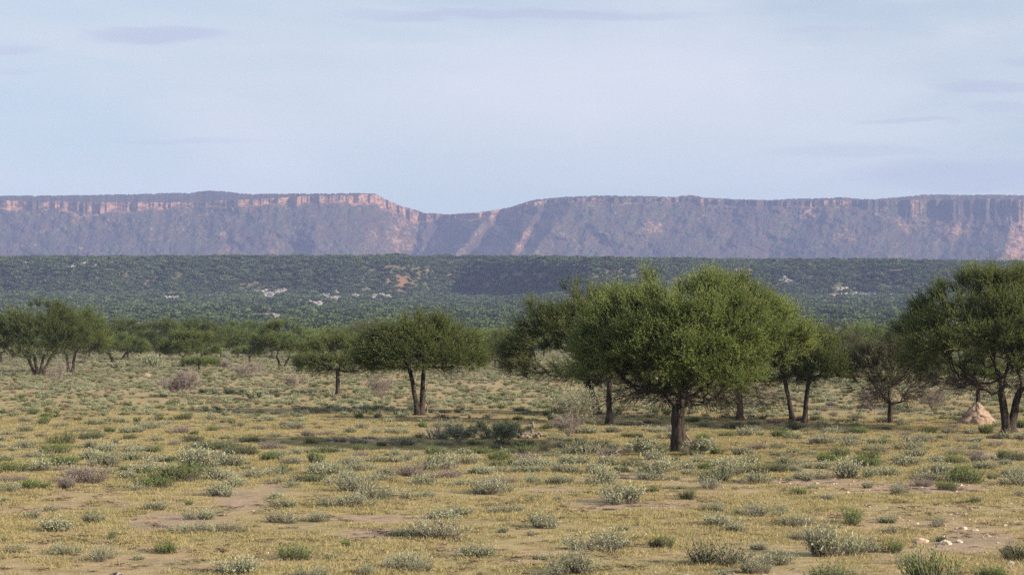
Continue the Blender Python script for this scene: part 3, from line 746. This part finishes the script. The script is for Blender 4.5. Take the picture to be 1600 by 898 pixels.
big_bush('bare_bush', 'bare purplish shrub between the small single-trunk and umbrella acacias', 597, 622, 64, 36, 'greytwig', n=520, leafs=5, leaf=.10, aspect=.10, seed=9)
big_bush('thicket', 'tall grey thicket in front of the slim straight trunk', 900, 676, 80, 66, 'silver', n=900, leafs=8, leaf=.06, aspect=.3, seed=10, up=.9)
big_bush('bare_bush', 'brown leafless brush at the foot of the grey thicket', 890, 682, 46, 36, 'greytwig', n=480, leafs=5, leaf=.08, aspect=.10, seed=11)
big_bush('green_bush', 'big rounded olive green bush in the middle of the plain', 775, 694, 76, 40, 'bush', n=850, leafs=10, leaf=.05, seed=12)
big_bush('green_bush', 'pale green bush left of the big olive bush', 717, 691, 52, 30, 'silver', n=600, leaf=.055, seed=13)
big_bush('bare_bush', 'small dark dead bush right of the umbrella acacia', 708, 598, 26, 13, 'greytwig', n=140, leafs=4, leaf=.10, aspect=.1, seed=14)
big_bush('bare_bush', 'bare brush under the small dark thin-stemmed acacia', 800, 585, 60, 22, 'greytwig', n=420, leafs=5, leaf=.12, aspect=.12, seed=15)
big_bush('bare_bush', 'leafless brush around the foot of the thin greyish acacia', 1362, 640, 60, 36, 'greytwig', n=420, leafs=5, leaf=.09, aspect=.1, seed=16)
big_bush('bare_bush', 'bare twiggy brush left of the termite mound', 1458, 640, 60, 36, 'greytwig', n=420, leafs=5, leaf=.09, aspect=.1, seed=17)
big_bush('grey_bush', 'grey bush left of the small single-trunk acacia', 462, 605, 40, 20, 'greytwig', n=300, leafs=6, leaf=.12, aspect=.15, seed=18)
big_bush('green_bush', 'green tuft bush right of the largest trunk', 1095, 712, 46, 26, 'silver', n=420, leaf=.05, seed=19)
big_bush('green_bush', 'grey-green bush left of the largest trunk', 1010, 712, 70, 28, 'silver', n=600, leaf=.05, seed=20)

# ------------------------------------------------------------------ termite mounds, dead wood, stones
def mound(label, px, base, w, h, seed, name='termite_mound'):
    X, Y, Z = gp(px, base); s = F / Y; W, Hh = w / s / 2, h / s
    nt_, nr = 72, 40; th = np.linspace(0, 2 * math.pi, nt_, endpoint=False); t = np.linspace(0, 1, nr)
    T, A = np.meshgrid(t, th, indexing='ij')
    prof = (1 - T) ** .78
    rr = W * prof * (1 + .22 * fbm(np.cos(A) * 2 + seed, np.sin(A) * 2 + T * 3, seed, 3)) + .0
    z = Hh * T * (1 + .05 * fbm(np.cos(A) * 2, np.sin(A) * 2, seed + 2, 2))
    rr = rr + W * .07 * fbm(A * 4, T * 9, seed + 1, 4) * (T < .97)
    hole = (vnoise(np.cos(A) * 4 + np.sin(A) * 5, T * 8, seed + 5) > .80)
    rr = rr * (1 - .16 * hole * (T > .15) * (T < .9))
    V = np.stack([rr * np.cos(A), rr * np.sin(A), z - .05], -1).reshape(-1, 3)
    i = np.arange(nr * nt_).reshape(nr, nt_); j = np.roll(i, -1, 1)
    Q = np.stack([i[:-1], j[:-1], j[1:], i[1:]], -1).reshape(-1, 4)
    o = link(name, mesh_data(name, V, Q, None, [M['mound']], smooth=True), None, (X, Y, Z)); tag(o, label, 'termite mound')
mound('tall pale conical termite mound left of the forked black trunk', 1527, 662, 64, 36, 3)
mound('low flat pale termite mound right of the low umbrella acacia', 228, 588, 26, 7, 5)

def deadwood(label, px, base, segs, rad, seed, name='dead_branch', cat='dead wood'):
    """segs: polylines in photo pixels relative to the base"""
    X, Y, Z = gp(px, base); s = F / Y; rg = np.random.default_rng(seed)
    A, B, ra, rb = [], [], [], []
    for (pts, r) in segs:
        p = [np.array([a / s, rg.normal() * .06, max(b / s, r * rad * .5)]) for a, b in pts]
        sub = []
        for k in range(len(p) - 1):
            for q in range(4): sub.append(p[k] + (p[k + 1] - p[k]) * q / 4 + rg.normal(size=3) * rad * .35)
        sub.append(p[-1]); m = len(sub)
        for k in range(m - 1):
            A.append(sub[k]); B.append(sub[k + 1]); ra.append(rad * r * (1 - .7 * k / m)); rb.append(rad * r * (1 - .7 * (k + 1) / m))
    V, Q = tube_segments(np.array(A), np.array(B), np.array(ra), np.array(rb), 7)
    o = link(name, mesh_data(name, V, Q, None, [M['deadwood']], smooth=True), None, (X, Y, Z)); tag(o, label, cat)
deadwood('greyish fallen log with upright snag beside the big olive bush', 822, 684, [([(-18, 9), (-6, 4), (12, 2)], 1.3), ([(-14, 2), (0, 5), (20, 5)], 1.0), ([(8, 2), (10, 12), (11, 26)], 1.0), ([(10, 3), (18, 6), (24, 9)], .8)], .11, 1)
deadwood('dark twisted branch lying right of the largest trunk', 1098, 700, [([(-28, 24), (-14, 8), (0, 2), (16, 6)], .8), ([(-14, 8), (-2, 10), (12, 12)], .5), ([(-20, 12), (-10, 2)], .5)], .06, 2)
deadwood('thin grey deadfall lying left of the largest trunk', 955, 713, [([(-10, 2), (6, 8), (22, 18)], .6), ([(0, 3), (12, 3), (26, 5)], .5), ([(6, 8), (16, 4)], .4)], .05, 3)
deadwood('short black broken stump between the grey thicket and stout short trunk', 921, 649, [([(0, 0), (-1, 8), (-3, 18)], 1.0)], .10, 4, 'tree_stump', 'stump')
deadwood('small split stump left of the small single-trunk acacia', 517, 618, [([(0, 0), (-1, 5), (-4, 11)], 1.0), ([(2, 0), (5, 5), (7, 9)], .8)], .09, 5, 'tree_stump', 'stump')
deadwood('crooked dead stem leaning beside the two-stemmed umbrella acacia', 666, 648, [([(0, 0), (2, 14), (-1, 30), (2, 48)], .9), ([(1, 8), (6, 14), (9, 22)], .7)], .06, 6, 'dead_branch')
deadwood('dark weathered branch on the ground at the bottom edge', 185, 897, [([(-10, 2), (0, 5), (12, 2)], 1.0), ([(-2, 4), (6, 7)], .6)], .05, 7)
deadwood('slender drooping dead twigs under the left half of the largest crown', 1040, 668, [([(18, 2), (0, -12), (-22, -8), (-48, 2)], .9), ([(0, -12), (-30, -18), (-60, -6)], .6), ([(-22, -8), (-40, 8), (-66, 10)], .5)], .05, 8)

def stone_mesh(seed, mat):
    rg = np.random.default_rng(seed); import bmesh
    bm = bmesh.new(); bmesh.ops.create_icosphere(bm, subdivisions=3, radius=.5)
    nrm = unit(rg.normal(size=(9, 3))); dist = .30 + .16 * rg.random(9)
    for v in bm.verts:
        p = np.array(v.co)
        for n_, d_ in zip(nrm, dist):
            q = p @ n_
            if q > d_: p = p - n_ * (q - d_)
        p = p * (1 + .05 * float(fbm(p[0] * 6 + seed, p[1] * 6 + p[2] * 5, seed, 3)))
        v.co = (p[0], p[1] * .85, p[2] * .72 + .2)
    me = bpy.data.meshes.new('stone'); bm.to_mesh(me); bm.free(); me.materials.append(M[mat]); return me
SM = [stone_mesh(200 + k, 'stone') for k in range(6)]; SP = [stone_mesh(220 + k, 'stone_pink') for k in range(3)]
ST = [(898,715,14,1),(941,714,12,1),(942,764,9,0),(891,751,6,0),(1432,817,10,0),(1504,826,15,0),(1522,828,13,0),(1586,817,17,0),(1570,821,10,0),(1578,879,17,0),(1522,814,8,0),(1476,848,24,0),(1440,845,26,1),(1072,897,18,0),(1060,895,9,0),(1023,891,8,0),
      (972,899,15,0),(1275,757,9,0),(1231,750,6,0),(1584,727,9,0),(555,856,9,0),(497,756,7,0),(696,755,8,0),(301,844,7,0),(327,891,6,0),(452,827,5,0),(1499,845,14,0),(1455,832,9,1),(1443,838,8,0),(1582,802,8,0),(1545,836,9,1),(1485,803,8,1),(1444,792,5,1),
      (1256,789,7,1),(1288,818,8,1),(1322,776,6,0),(1377,779,6,0),(1578,786,9,1),(1500,760,12,0),(1425,756,8,0),(1440,763,9,0),(1450,766,8,1),(1370,765,5,0),(1195,898,14,0),(1130,900,12,0),(1210,893,8,1),(1170,906,16,1),(818,842,5,0),(815,846,5,0),
      (870,844,4,0),(961,860,4,0),(957,870,4,0),(888,878,5,0),(622,756,5,0),(727,752,6,0),(283,782,5,0),(732,880,5,0),(1052,853,8,0),(1132,803,5,0),(800,855,5,0),(430,756,5,1),(1385,700,5,0),(1180,770,4,0),(206,616,3,0),(100,628,3,0),(256,657,4,0),(460,616,4,0),
      (1136,792,3,0),(1590,850,7,0),(1530,860,8,0),(1470,868,6,0),(1395,795,5,0),(1510,790,6,0),(1405,742,5,0),(1350,716,5,0),(1585,755,7,0),(1230,835,5,0),(1555,760,6,0),(1120,712,5,1),(985,751,5,1),(1000,748,5,0),(1018,750,4,0),(1040,748,4,1)]
scell = {}
def near_name(x):
    return min(COLS, key=lambda q: abs(q[0] - x))[1]
for i, (x, y, w, c) in enumerate(ST):
    b = [q[2] for q in BANDS if q[0] <= y < q[1]]; b = b[0] if b else 'far back'
    if y < 640: b = 'far back'
    size = 'tiny' if w < 6 else ('large' if w > 12 else 'fist-sized')
    scell.setdefault((size, c, b, near_name(x)), []).append(i)
for key, idx in scell.items():
    idx.sort(key=lambda i: ST[i][0])
    for k, i in enumerate(idx):
        x, y, w, c = ST[i]; X, Y, Z = gp(x, y); s = F / Y
        o = link('stone', (SP if c else SM)[int(rng.integers(3 if c else 6))], None, (X, Y, Z - .03)); o.rotation_euler = (0, 0, rng.random() * 6.28)
        ww = w / s * 1.1; o.scale = (ww, ww, ww * rng.uniform(.6, .95))
        lab = f"{key[0]} {'pinkish' if c else 'white'} stone {key[2]} {key[3]}" + (', ' + ORD[k] if len(idx) > 1 else '')
        tag(o, lab, 'stone', 'stones lying on the plain')

# ------------------------------------------------------------------ uncountable cover, instanced as stuff
def scatter(name, pts, rot, scl, meshes, label, cat):
    me = bpy.data.meshes.new(name); me.vertices.add(len(pts)); me.vertices.foreach_set('co', np.asarray(pts, np.float32).ravel())
    for k, a, t in (('rz', rot, 'FLOAT'), ('sc', scl, 'FLOAT_VECTOR')):
        at = me.attributes.new(k, t, 'POINT')
        at.data.foreach_set('value' if t == 'FLOAT' else 'vector', np.asarray(a, np.float32).ravel())
    o = link(name, me)
    pc = bpy.data.collections.new(name + '_kinds')
    for k, m in enumerate(meshes):
        po = bpy.data.objects.new(name + '_sample', m); pc.objects.link(po)
    ng = bpy.data.node_groups.new(name + '_scatter', 'GeometryNodeTree')
    ng.interface.new_socket('Geometry', in_out='INPUT', socket_type='NodeSocketGeometry')
    ng.interface.new_socket('Geometry', in_out='OUTPUT', socket_type='NodeSocketGeometry')
    nn = ng.nodes.new; L = ng.links.new
    gi = nn('NodeGroupInput'); go = nn('NodeGroupOutput')
    m2p = nn('GeometryNodeMeshToPoints'); L(gi.outputs[0], m2p.inputs[0])
    iop = nn('GeometryNodeInstanceOnPoints'); L(m2p.outputs[0], iop.inputs['Points'])
    ci = nn('GeometryNodeCollectionInfo'); ci.inputs['Collection'].default_value = pc
    ci.inputs['Separate Children'].default_value = True; ci.inputs['Reset Children'].default_value = True
    L(ci.outputs[0], iop.inputs['Instance']); iop.inputs['Pick Instance'].default_value = True
    ri = nn('FunctionNodeRandomValue'); ri.data_type = 'INT'
    ri.inputs['Min'].default_value = 0 if 'Min' in ri.inputs else 0
    for s_ in ri.inputs:
        if s_.name == 'Max' and s_.type == 'INT': s_.default_value = len(meshes) - 1
        if s_.name == 'Min' and s_.type == 'INT': s_.default_value = 0
    out_int = [s_ for s_ in ri.outputs if s_.type == 'INT'][0]
    L(out_int, iop.inputs['Instance Index'])
    ar = nn('GeometryNodeInputNamedAttribute'); ar.data_type = 'FLOAT'; ar.inputs['Name'].default_value = 'rz'
    cx = nn('ShaderNodeCombineXYZ'); L([s_ for s_ in ar.outputs if s_.name == 'Attribute' and s_.enabled][0], cx.inputs[2])
    L(cx.outputs[0], iop.inputs['Rotation'])
    asn = nn('GeometryNodeInputNamedAttribute'); asn.data_type = 'FLOAT_VECTOR'; asn.inputs['Name'].default_value = 'sc'
    L([s_ for s_ in asn.outputs if s_.name == 'Attribute' and s_.enabled][0], iop.inputs['Scale'])
    L(iop.outputs[0], go.inputs[0])
    md = o.modifiers.new('scatter', 'NODES'); md.node_group = ng
    tag(o, label, cat, kind='stuff')
    return o

def combo(kind, seed, fol, **kw):
    V, Q, v, Vs, Qs = shrub_arrays(seed, **kw)
    return mesh_data(kind, np.concatenate([V, Vs]), np.concatenate([Q, Qs + len(V)]), None, [M[fol], M['twig']],
                     np.concatenate([np.zeros(len(Q)), np.ones(len(Qs))]), {'v': np.concatenate([v, np.zeros(len(Vs)) + .3])})
far_p = [combo('far_shrub', 300 + k, 'silver_i', n_sh=70, leafs=7, L=.42, leaf=.095, aspect=.5, upness=.8) for k in range(5)] + \
        [combo('far_shrub', 320 + k, 'green_i', n_sh=70, leafs=7, L=.42, leaf=.10, aspect=.45, upness=1.0) for k in range(1)] + [combo('far_shrub', 330 + k, 'dry_i', n_sh=80, leafs=6, L=.42, leaf=.09, aspect=.25, upness=.8) for k in range(2)]
pts, rot, sc = [], [], []
n_try = 190000
pxs = rng.uniform(-500, 2100, n_try); Ys = np.sqrt(rng.uniform(30 ** 2, 470 ** 2, n_try))
pys = H0 + CZ * F / Ys
for px, py, Y in zip(pxs, pys, Ys):
    inframe = -20 < px < 1620
    d = float(shrub_density(px, py))
    if inframe and py > 655: d *= .80 if py < 750 else .55
    if rng.random() > d * .62 * (1.0 if Y > 95 else .75): continue
    w = (.3 + .8 * rng.random() ** 1.5) * (.66 if py < 655 else .60 if (py < 750 or not inframe) else .36)
    if inframe and py > 640 and near_listed(px, py, 10): continue
    X = (px - 800) / F * Y
    pts.append((X, Y, 0)); rot.append(rng.random() * 6.28); sc.append((w, w, w * rng.uniform(.6, 1.1)))
pts = np.array(pts); pts[:, 2] = ground_z(pts[:, 0], pts[:, 1])
print('far shrubs', len(pts))
scatter('shrub_cover', pts, rot, sc, far_p, 'low shrub cover on the plain, too thick and small to count', 'shrub cover')

# small herbs between the shrubs and short grass
def tuft_mesh(seed, n, h, wid):
    rg = np.random.default_rng(seed)
    b = np.concatenate([rg.normal(size=(n, 2)) * .09, np.zeros((n, 1))], 1)
    D = unit(np.concatenate([rg.normal(size=(n, 2)) * .55, np.ones((n, 1))], 1))
    L = h * (.4 + .8 * rg.random(n)); V, Q = leaf_quads(b, D, L, np.full(n, wid), rg)
    return mesh_data('grass_tuft', V, Q, None, [M['grass']], None, {'v': np.repeat(rg.random(n), 4)})
gt = [tuft_mesh(400 + k, 26, .085, .009) for k in range(5)]
n = 150000
Yg = np.sqrt(rng.uniform(28 ** 2, 125 ** 2, n)); pu = rng.uniform(-250, 1850, n); Xg = (pu - 800) / F * Yg
den = vnoise(Xg / 2.2, Yg / 2.2, 91) * .6 + vnoise(Xg / .6, Yg / .6, 92) * .4
pyg = H0 + CZ * F / Yg
bare = np.zeros(n)
for (bx, by, rx, ry) in BARE: bare = np.maximum(bare, np.exp(-(((pu - bx) / rx) ** 2 + ((pyg - by) / ry) ** 2) * .8))
keep = (den > .28 + .22 * rng.random(n)) & (bare < .35 + .4 * rng.random(n)) & (rng.random(n) > sstep(55, 125, Yg) * .96); Xg, Yg = Xg[keep], Yg[keep]
s_ = rng.uniform(.5, 1.15, len(Xg))
scatter('short_grass', np.stack([Xg, Yg, ground_z(Xg, Yg)], 1), rng.random(len(Xg)) * 6.28, np.stack([s_ * 1.3, s_ * 1.3, s_], 1), gt, 'short dry olive grass between the shrubs', 'grass')
def litter_mesh(seed):
    rg = np.random.default_rng(seed); k = 9
    a = np.concatenate([rg.normal(size=(k, 2)) * .10, .006 + .02 * rg.random((k, 1))], 1)
    d = unit(np.concatenate([rg.normal(size=(k, 2)), .25 * rg.random((k, 1))], 1)) * (.05 + .12 * rg.random((k, 1)))
    V, Q = tube_segments(a, a + d, np.full(k, .004), np.full(k, .0025), 3)
    P = np.concatenate([rg.normal(size=(22, 2)) * .08, np.full((22, 1), .005)], 1); D = unit(rg.normal(size=(22, 3)) * np.array([1, 1, .5]) + np.array([0, 0, .5]))
    V2, Q2 = leaf_quads(P, D, .02 + .03 * rg.random(22), np.full(22, .014), rg); V2[:, 2] = np.abs(V2[:, 2])
    return mesh_data('litter', np.concatenate([V, V2]), np.concatenate([Q, Q2 + len(V)]), None, [M['bark'], M['dead_leaf']], np.concatenate([np.zeros(len(Q)), np.ones(len(Q2))]), {'v': np.concatenate([np.zeros(len(V)), np.repeat(rg.random(22), 4)])})
M['dead_leaf'] = leaf_mat('dead_leaf', (.10, .055, .03), (.22, .15, .09), .1, .8, inst=True)
n = 16000
Yg = np.sqrt(rng.uniform(28 ** 2, 95 ** 2, n)); pu = rng.uniform(-150, 1750, n); Xg = (pu - 800) / F * Yg
keep = rng.random(n) < vnoise(Xg / 1.7, Yg / 1.7, 97) ** 1.5; Xg, Yg = Xg[keep], Yg[keep]; s_ = rng.uniform(.5, 1.3, len(Xg))
scatter('ground_litter', np.stack([Xg, Yg, ground_z(Xg, Yg)], 1), rng.random(len(Xg)) * 6.28, np.stack([s_, s_, s_], 1), [litter_mesh(600 + k) for k in range(6)], 'dry twigs and dead leaves strewn on the soil', 'litter')
# pebbles
n = 8500
Yg = np.sqrt(rng.uniform(30 ** 2, 80 ** 2, n)); pu = rng.uniform(-100, 1700, n); Xg = (pu - 800) / F * Yg; pyg = H0 + CZ * F / Yg
pd = .05 + .8 * sstep(900, 1500, pu) * np.exp(-((pyg - 765) / 22) ** 2) + .55 * sstep(1350, 1500, pu) * (pyg > 790) + .9 * np.exp(-((pu - 1000) / 60) ** 2 - ((pyg - 746) / 6) ** 2) + .5 * np.exp(-((pu - 1230) / 120) ** 2 - ((pyg - 898) / 14) ** 2)
pd = pd + .6 * np.exp(-((pu - 1270) / 50) ** 2 - ((pyg - 752) / 7) ** 2) + .5 * np.exp(-((pu - 1550) / 70) ** 2 - ((pyg - 715) / 12) ** 2)
keep = rng.random(n) < pd; Xg, Yg = Xg[keep], Yg[keep]
s_ = .03 + .075 * rng.random(len(Xg)) ** 2.2
scatter('pebbles', np.stack([Xg, Yg, ground_z(Xg, Yg)], 1), rng.random(len(Xg)) * 6.28, np.stack([s_, s_, s_ * .7], 1), SM + SP, 'scattered small pale pebbles on bare ground', 'pebbles')

# woodland on the hill and its foot
def scrub_mesh(seed, n=150):
    rg = np.random.default_rng(seed)
    d = unit(rg.normal(size=(n, 3))); d[:, 2] = np.abs(d[:, 2]) * .9 - .12
    r = .75 + .3 * rg.random(n); lob = 1 + .25 * fbm(d[:, 0] * 2 + seed, d[:, 1] * 2, seed, 2)
    P = d * (r * lob)[:, None] * np.array([.5, .5, .42]) + np.array([0, 0, .38])
    L = .30 * (.6 + .7 * rg.random(n)); V, Q = leaf_quads(P - d * L[:, None] * .3, unit(d * .4 + rg.normal(size=(n, 3)) * .8 + np.array([0, 0, .3])), L, L * .75, rg)
    Vt, Qt = tube_segments(np.array([[0, 0, -.3]]), np.array([[0, 0, .4]]), np.array([.05]), np.array([.03]), 4)
    return mesh_data('scrub_tree', np.concatenate([V, Vt]), np.concatenate([Q, Qt + len(V)]), None, [M['scrub_i'], M['bark']],
                     np.concatenate([np.zeros(len(Q)), np.ones(len(Qt))]), {'v': np.concatenate([np.repeat(rg.random(n), 4), np.zeros(len(Vt))])})
sp = [scrub_mesh(500 + k) for k in range(6)]
n = 86000
Yg = np.sqrt(rng.uniform(430 ** 2, 2700 ** 2, n)); Yg[:24000] = rng.uniform(2080, 2620, 24000); pu = rng.uniform(-260, 1860, n); Xg = (pu - 800) / F * Yg
Zg = ground_z(Xg, Yg); pr = H0 - (Zg - CZ) / Yg * F
OUT = [(420, 463, 22, 8), (437, 458, 12, 6), (510, 464, 28, 8), (528, 468, 18, 8), (560, 464, 26, 7), (590, 463, 24, 8), (495, 474, 30, 4), (608, 465, 14, 4), (480, 472, 20, 3), (1305, 452, 18, 3), (1345, 460, 36, 3), (1360, 463, 16, 4), (1392, 463, 16, 3), (1300, 465, 12, 3), (1228, 438, 12, 3), (1240, 441, 12, 3), (135, 412, 12, 4), (115, 417, 8, 3), (150, 415, 10, 3), (40, 412, 8, 4), (270, 466, 45, 3), (320, 490, 70, 2.5), (420, 495, 40, 3)]
clear = np.zeros(n)
for (bx, by, rx, ry) in OUT + [(628, 442, 13, 10)]: clear = np.maximum(clear, np.exp(-(((pu - bx) / rx) ** 2 + ((pr - by - 1) / (ry * 1.35)) ** 2)))
den = .12 + .75 * vnoise(Xg / 60, Yg / 60, 95) + .6 * vnoise(Xg / 14, Yg / 14, 96)
hillp = sstep(2050, 2250, Yg)
keep = (rng.random(n) < den * (.55 + .45 * hillp)) & (rng.random(n) > clear * 1.1)
Xg, Yg, Zg = Xg[keep], Yg[keep], Zg[keep]
s_ = (2.2 + 4.6 * rng.random(len(Xg)) ** 1.6) * (.75 + .45 * sstep(600, 1500, Yg))
print('scrub', len(Xg))
scatter('woodland', np.stack([Xg, Yg, Zg], 1), rng.random(len(Xg)) * 6.28, np.stack([s_ * 1.15, s_ * 1.15, s_ * .85], 1), sp, 'dense dark green woodland covering the low hill and its foot', 'woodland')
# pale rocks showing through the wood
pts, sc = [], []
for (bx, by, rx, ry) in OUT:
    for k in range(int(rx * ry * 1.3) + 6):
        q = hill_hit(bx + rx * rng.normal() * .62, by + ry * rng.normal() * .6)
        pts.append(q); w = 1.4 + 4.2 * rng.random() ** 2; sc.append((w, w, w * rng.uniform(.5, .9)))
om = []
for k in range(4):
    m_ = SM[k].copy(); m_.materials.clear(); m_.materials.append(M['outcrop']); om.append(m_)
scatter('rocky_outcrops', pts, rng.random(len(pts)) * 6.28, sc, om, 'pale grey boulders breaking through the wooded slope', 'rocks')

# ------------------------------------------------------------------ haze
def haze():
    import bmesh
    x, y0, y1, z0, z1 = 6600, -300, 7800, -8, 447
    V = [(a, b, c) for a in (-x, x) for b in (y0, y1) for c in (z0, z1)]
    Q = [(0, 1, 3, 2), (4, 6, 7, 5), (0, 4, 5, 1), (2, 3, 7, 6), (0, 2, 6, 4), (1, 5, 7, 3)]
    m, nt = new_mat('haze_air'); b = N(nt)
    v = b.n('ShaderNodeVolumePrincipled'); v.inputs['Color'].default_value = (.41, .51, .92, 1); v.inputs['Density'].default_value = HAZE
    v.inputs['Anisotropy'].default_value = 0.0
    o = b.n('ShaderNodeOutputMaterial'); b.l(v.outputs[0], o.inputs['Volume'])
    ob = link('haze', mesh_data('haze', V, Q, None, [m])); tag(ob, kind='stuff')
HAZE = .98e-4
haze()

# ------------------------------------------------------------------ camera, sun, sky
cam = bpy.data.cameras.new('camera'); co = bpy.data.objects.new('camera', cam); COL.objects.link(co)
co.location = (0, 0, CZ); co.rotation_euler = (R(90), 0, 0); cam.lens = 72; cam.sensor_width = 36
cam.shift_y = (H0 - 449) / 1600; cam.clip_start = .5; cam.clip_end = 20000
SC.camera = co
el, bk = R(SUN_EL), R(SUN_BACK)
sdir = np.array([math.cos(bk) * math.cos(el), -math.sin(bk) * math.cos(el), math.sin(el)])   # towards the sun
sl = bpy.data.lights.new('sun', 'SUN'); sl.energy = 5.0; sl.angle = R(.6); sl.color = (1.0, .86, .66)
so = bpy.data.objects.new('sun', sl); COL.objects.link(so)
from mathutils import Vector
so.rotation_euler = Vector(-sdir).to_track_quat('-Z', 'Y').to_euler(); so.location = (60, -30, 60)

w = bpy.data.worlds.new('World'); SC.world = w; w.use_nodes = True
nt = w.node_tree; nt.nodes.clear(); b = N(nt)
sky = b.n('ShaderNodeTexSky', sky_type='NISHITA'); sky.sun_disc = False; sky.sun_elevation = el
sky.sun_rotation = math.atan2(sdir[0], sdir[1])
sky.air_density = 1.0; sky.dust_density = 1.2; sky.ozone_density = 1.5; sky.altitude = 1200
tc = b.n('ShaderNodeTexCoord'); dv = tc.outputs['Generated']
sep = b.n('ShaderNodeSeparateXYZ'); b.l(dv, sep.inputs[0])
st = b.scalevec(dv, (3.2, 3.2, 14))
n1 = b.noise(st, 1.0, 5, .5, .6); n2 = b.noise(b.scalevec(dv, (9, 9, 75)), 1.0, 5, .6, .3); n3 = b.noise(b.scalevec(dv, (20, 20, 110)), 1, 4, .55, .2)
veil = b.math('ADD', b.math('MULTIPLY', b.ramp(n1, .32, .72), .42), b.math('MULTIPLY', b.ramp(n2, .45, .8), .12))
col = b.mix(b.math('ADD', veil, .50, True), sky.outputs[0], (5.95, 6.5, 6.95))
n4 = b.noise(b.scalevec(dv, (4, 4, 11)), 1.0, 4, .5, .4)
col = b.mix(b.math('MULTIPLY', b.ramp(n4, .48, .70), .55), col, (6.75, 6.85, 7.5))
# grey streaks of cloud at given bearings: (x px, y px, half width, half height, strength)
acc = None
for (cxp, cyp, hw, hh, stg) in [(245, 58, 120, 13, .8), (180, 62, 70, 8, .4), (820, 24, 300, 10, .75), (620, 20, 110, 8, .35), (1545, 138, 95, 9, .6), (10, 78, 60, 9, .5), (1420, 188, 90, 4, .55), (1300, 43, 110, 5, .35), (300, 220, 130, 6, .3), (1560, 168, 60, 9, .35), (1330, 235, 140, 14, .35), (1540, 275, 220, 28, .65), (1590, 98, 30, 5, .4), (10, 112, 70, 5, .3)]:
    dx_ = b.math('DIVIDE', b.math('SUBTRACT', b.math('DIVIDE', sep.outputs[0], sep.outputs[1]), (cxp - 800) / F), hw / F)
    dz_ = b.math('DIVIDE', b.math('SUBTRACT', b.math('ADD', b.math('DIVIDE', sep.outputs[2], sep.outputs[1]), b.math('MULTIPLY', b.math('SUBTRACT', n3, .5), .012)), (H0 - cyp) / F), hh / F)
    d = b.math('ADD', b.math('MULTIPLY', dx_, dx_), b.math('MULTIPLY', dz_, dz_))
    m_ = b.math('MULTIPLY', b.ramp(b.math('MULTIPLY', d, -1), -1.4, -.1), stg)
    acc = m_ if acc is None else b.math('MAXIMUM', acc, m_)
acc = b.math('MULTIPLY', acc, b.math('GREATER_THAN', sep.outputs[1], 0))
col = b.mix(b.math('MULTIPLY', acc, .75), col, (4.2, 4.6, 5.9))
bg = b.n('ShaderNodeBackground'); bg.inputs[1].default_value = .0705; b.l(col, bg.inputs[0])
ow = b.n('ShaderNodeOutputWorld'); b.l(bg.outputs[0], ow.inputs[0])

SC.render.engine = 'CYCLES'
SC.cycles.use_denoising = False
SC.cycles.max_bounces = 5; SC.cycles.diffuse_bounces = 2; SC.cycles.glossy_bounces = 1; SC.cycles.transmission_bounces = 2; SC.cycles.transparent_max_bounces = 4
SC.cycles.volume_bounces = 0
SC.cycles.use_adaptive_sampling = False
SC.view_settings.view_transform = 'Standard'; SC.view_settings.look = 'None'; SC.view_settings.gamma = 1; SC.view_settings.exposure = 0.86
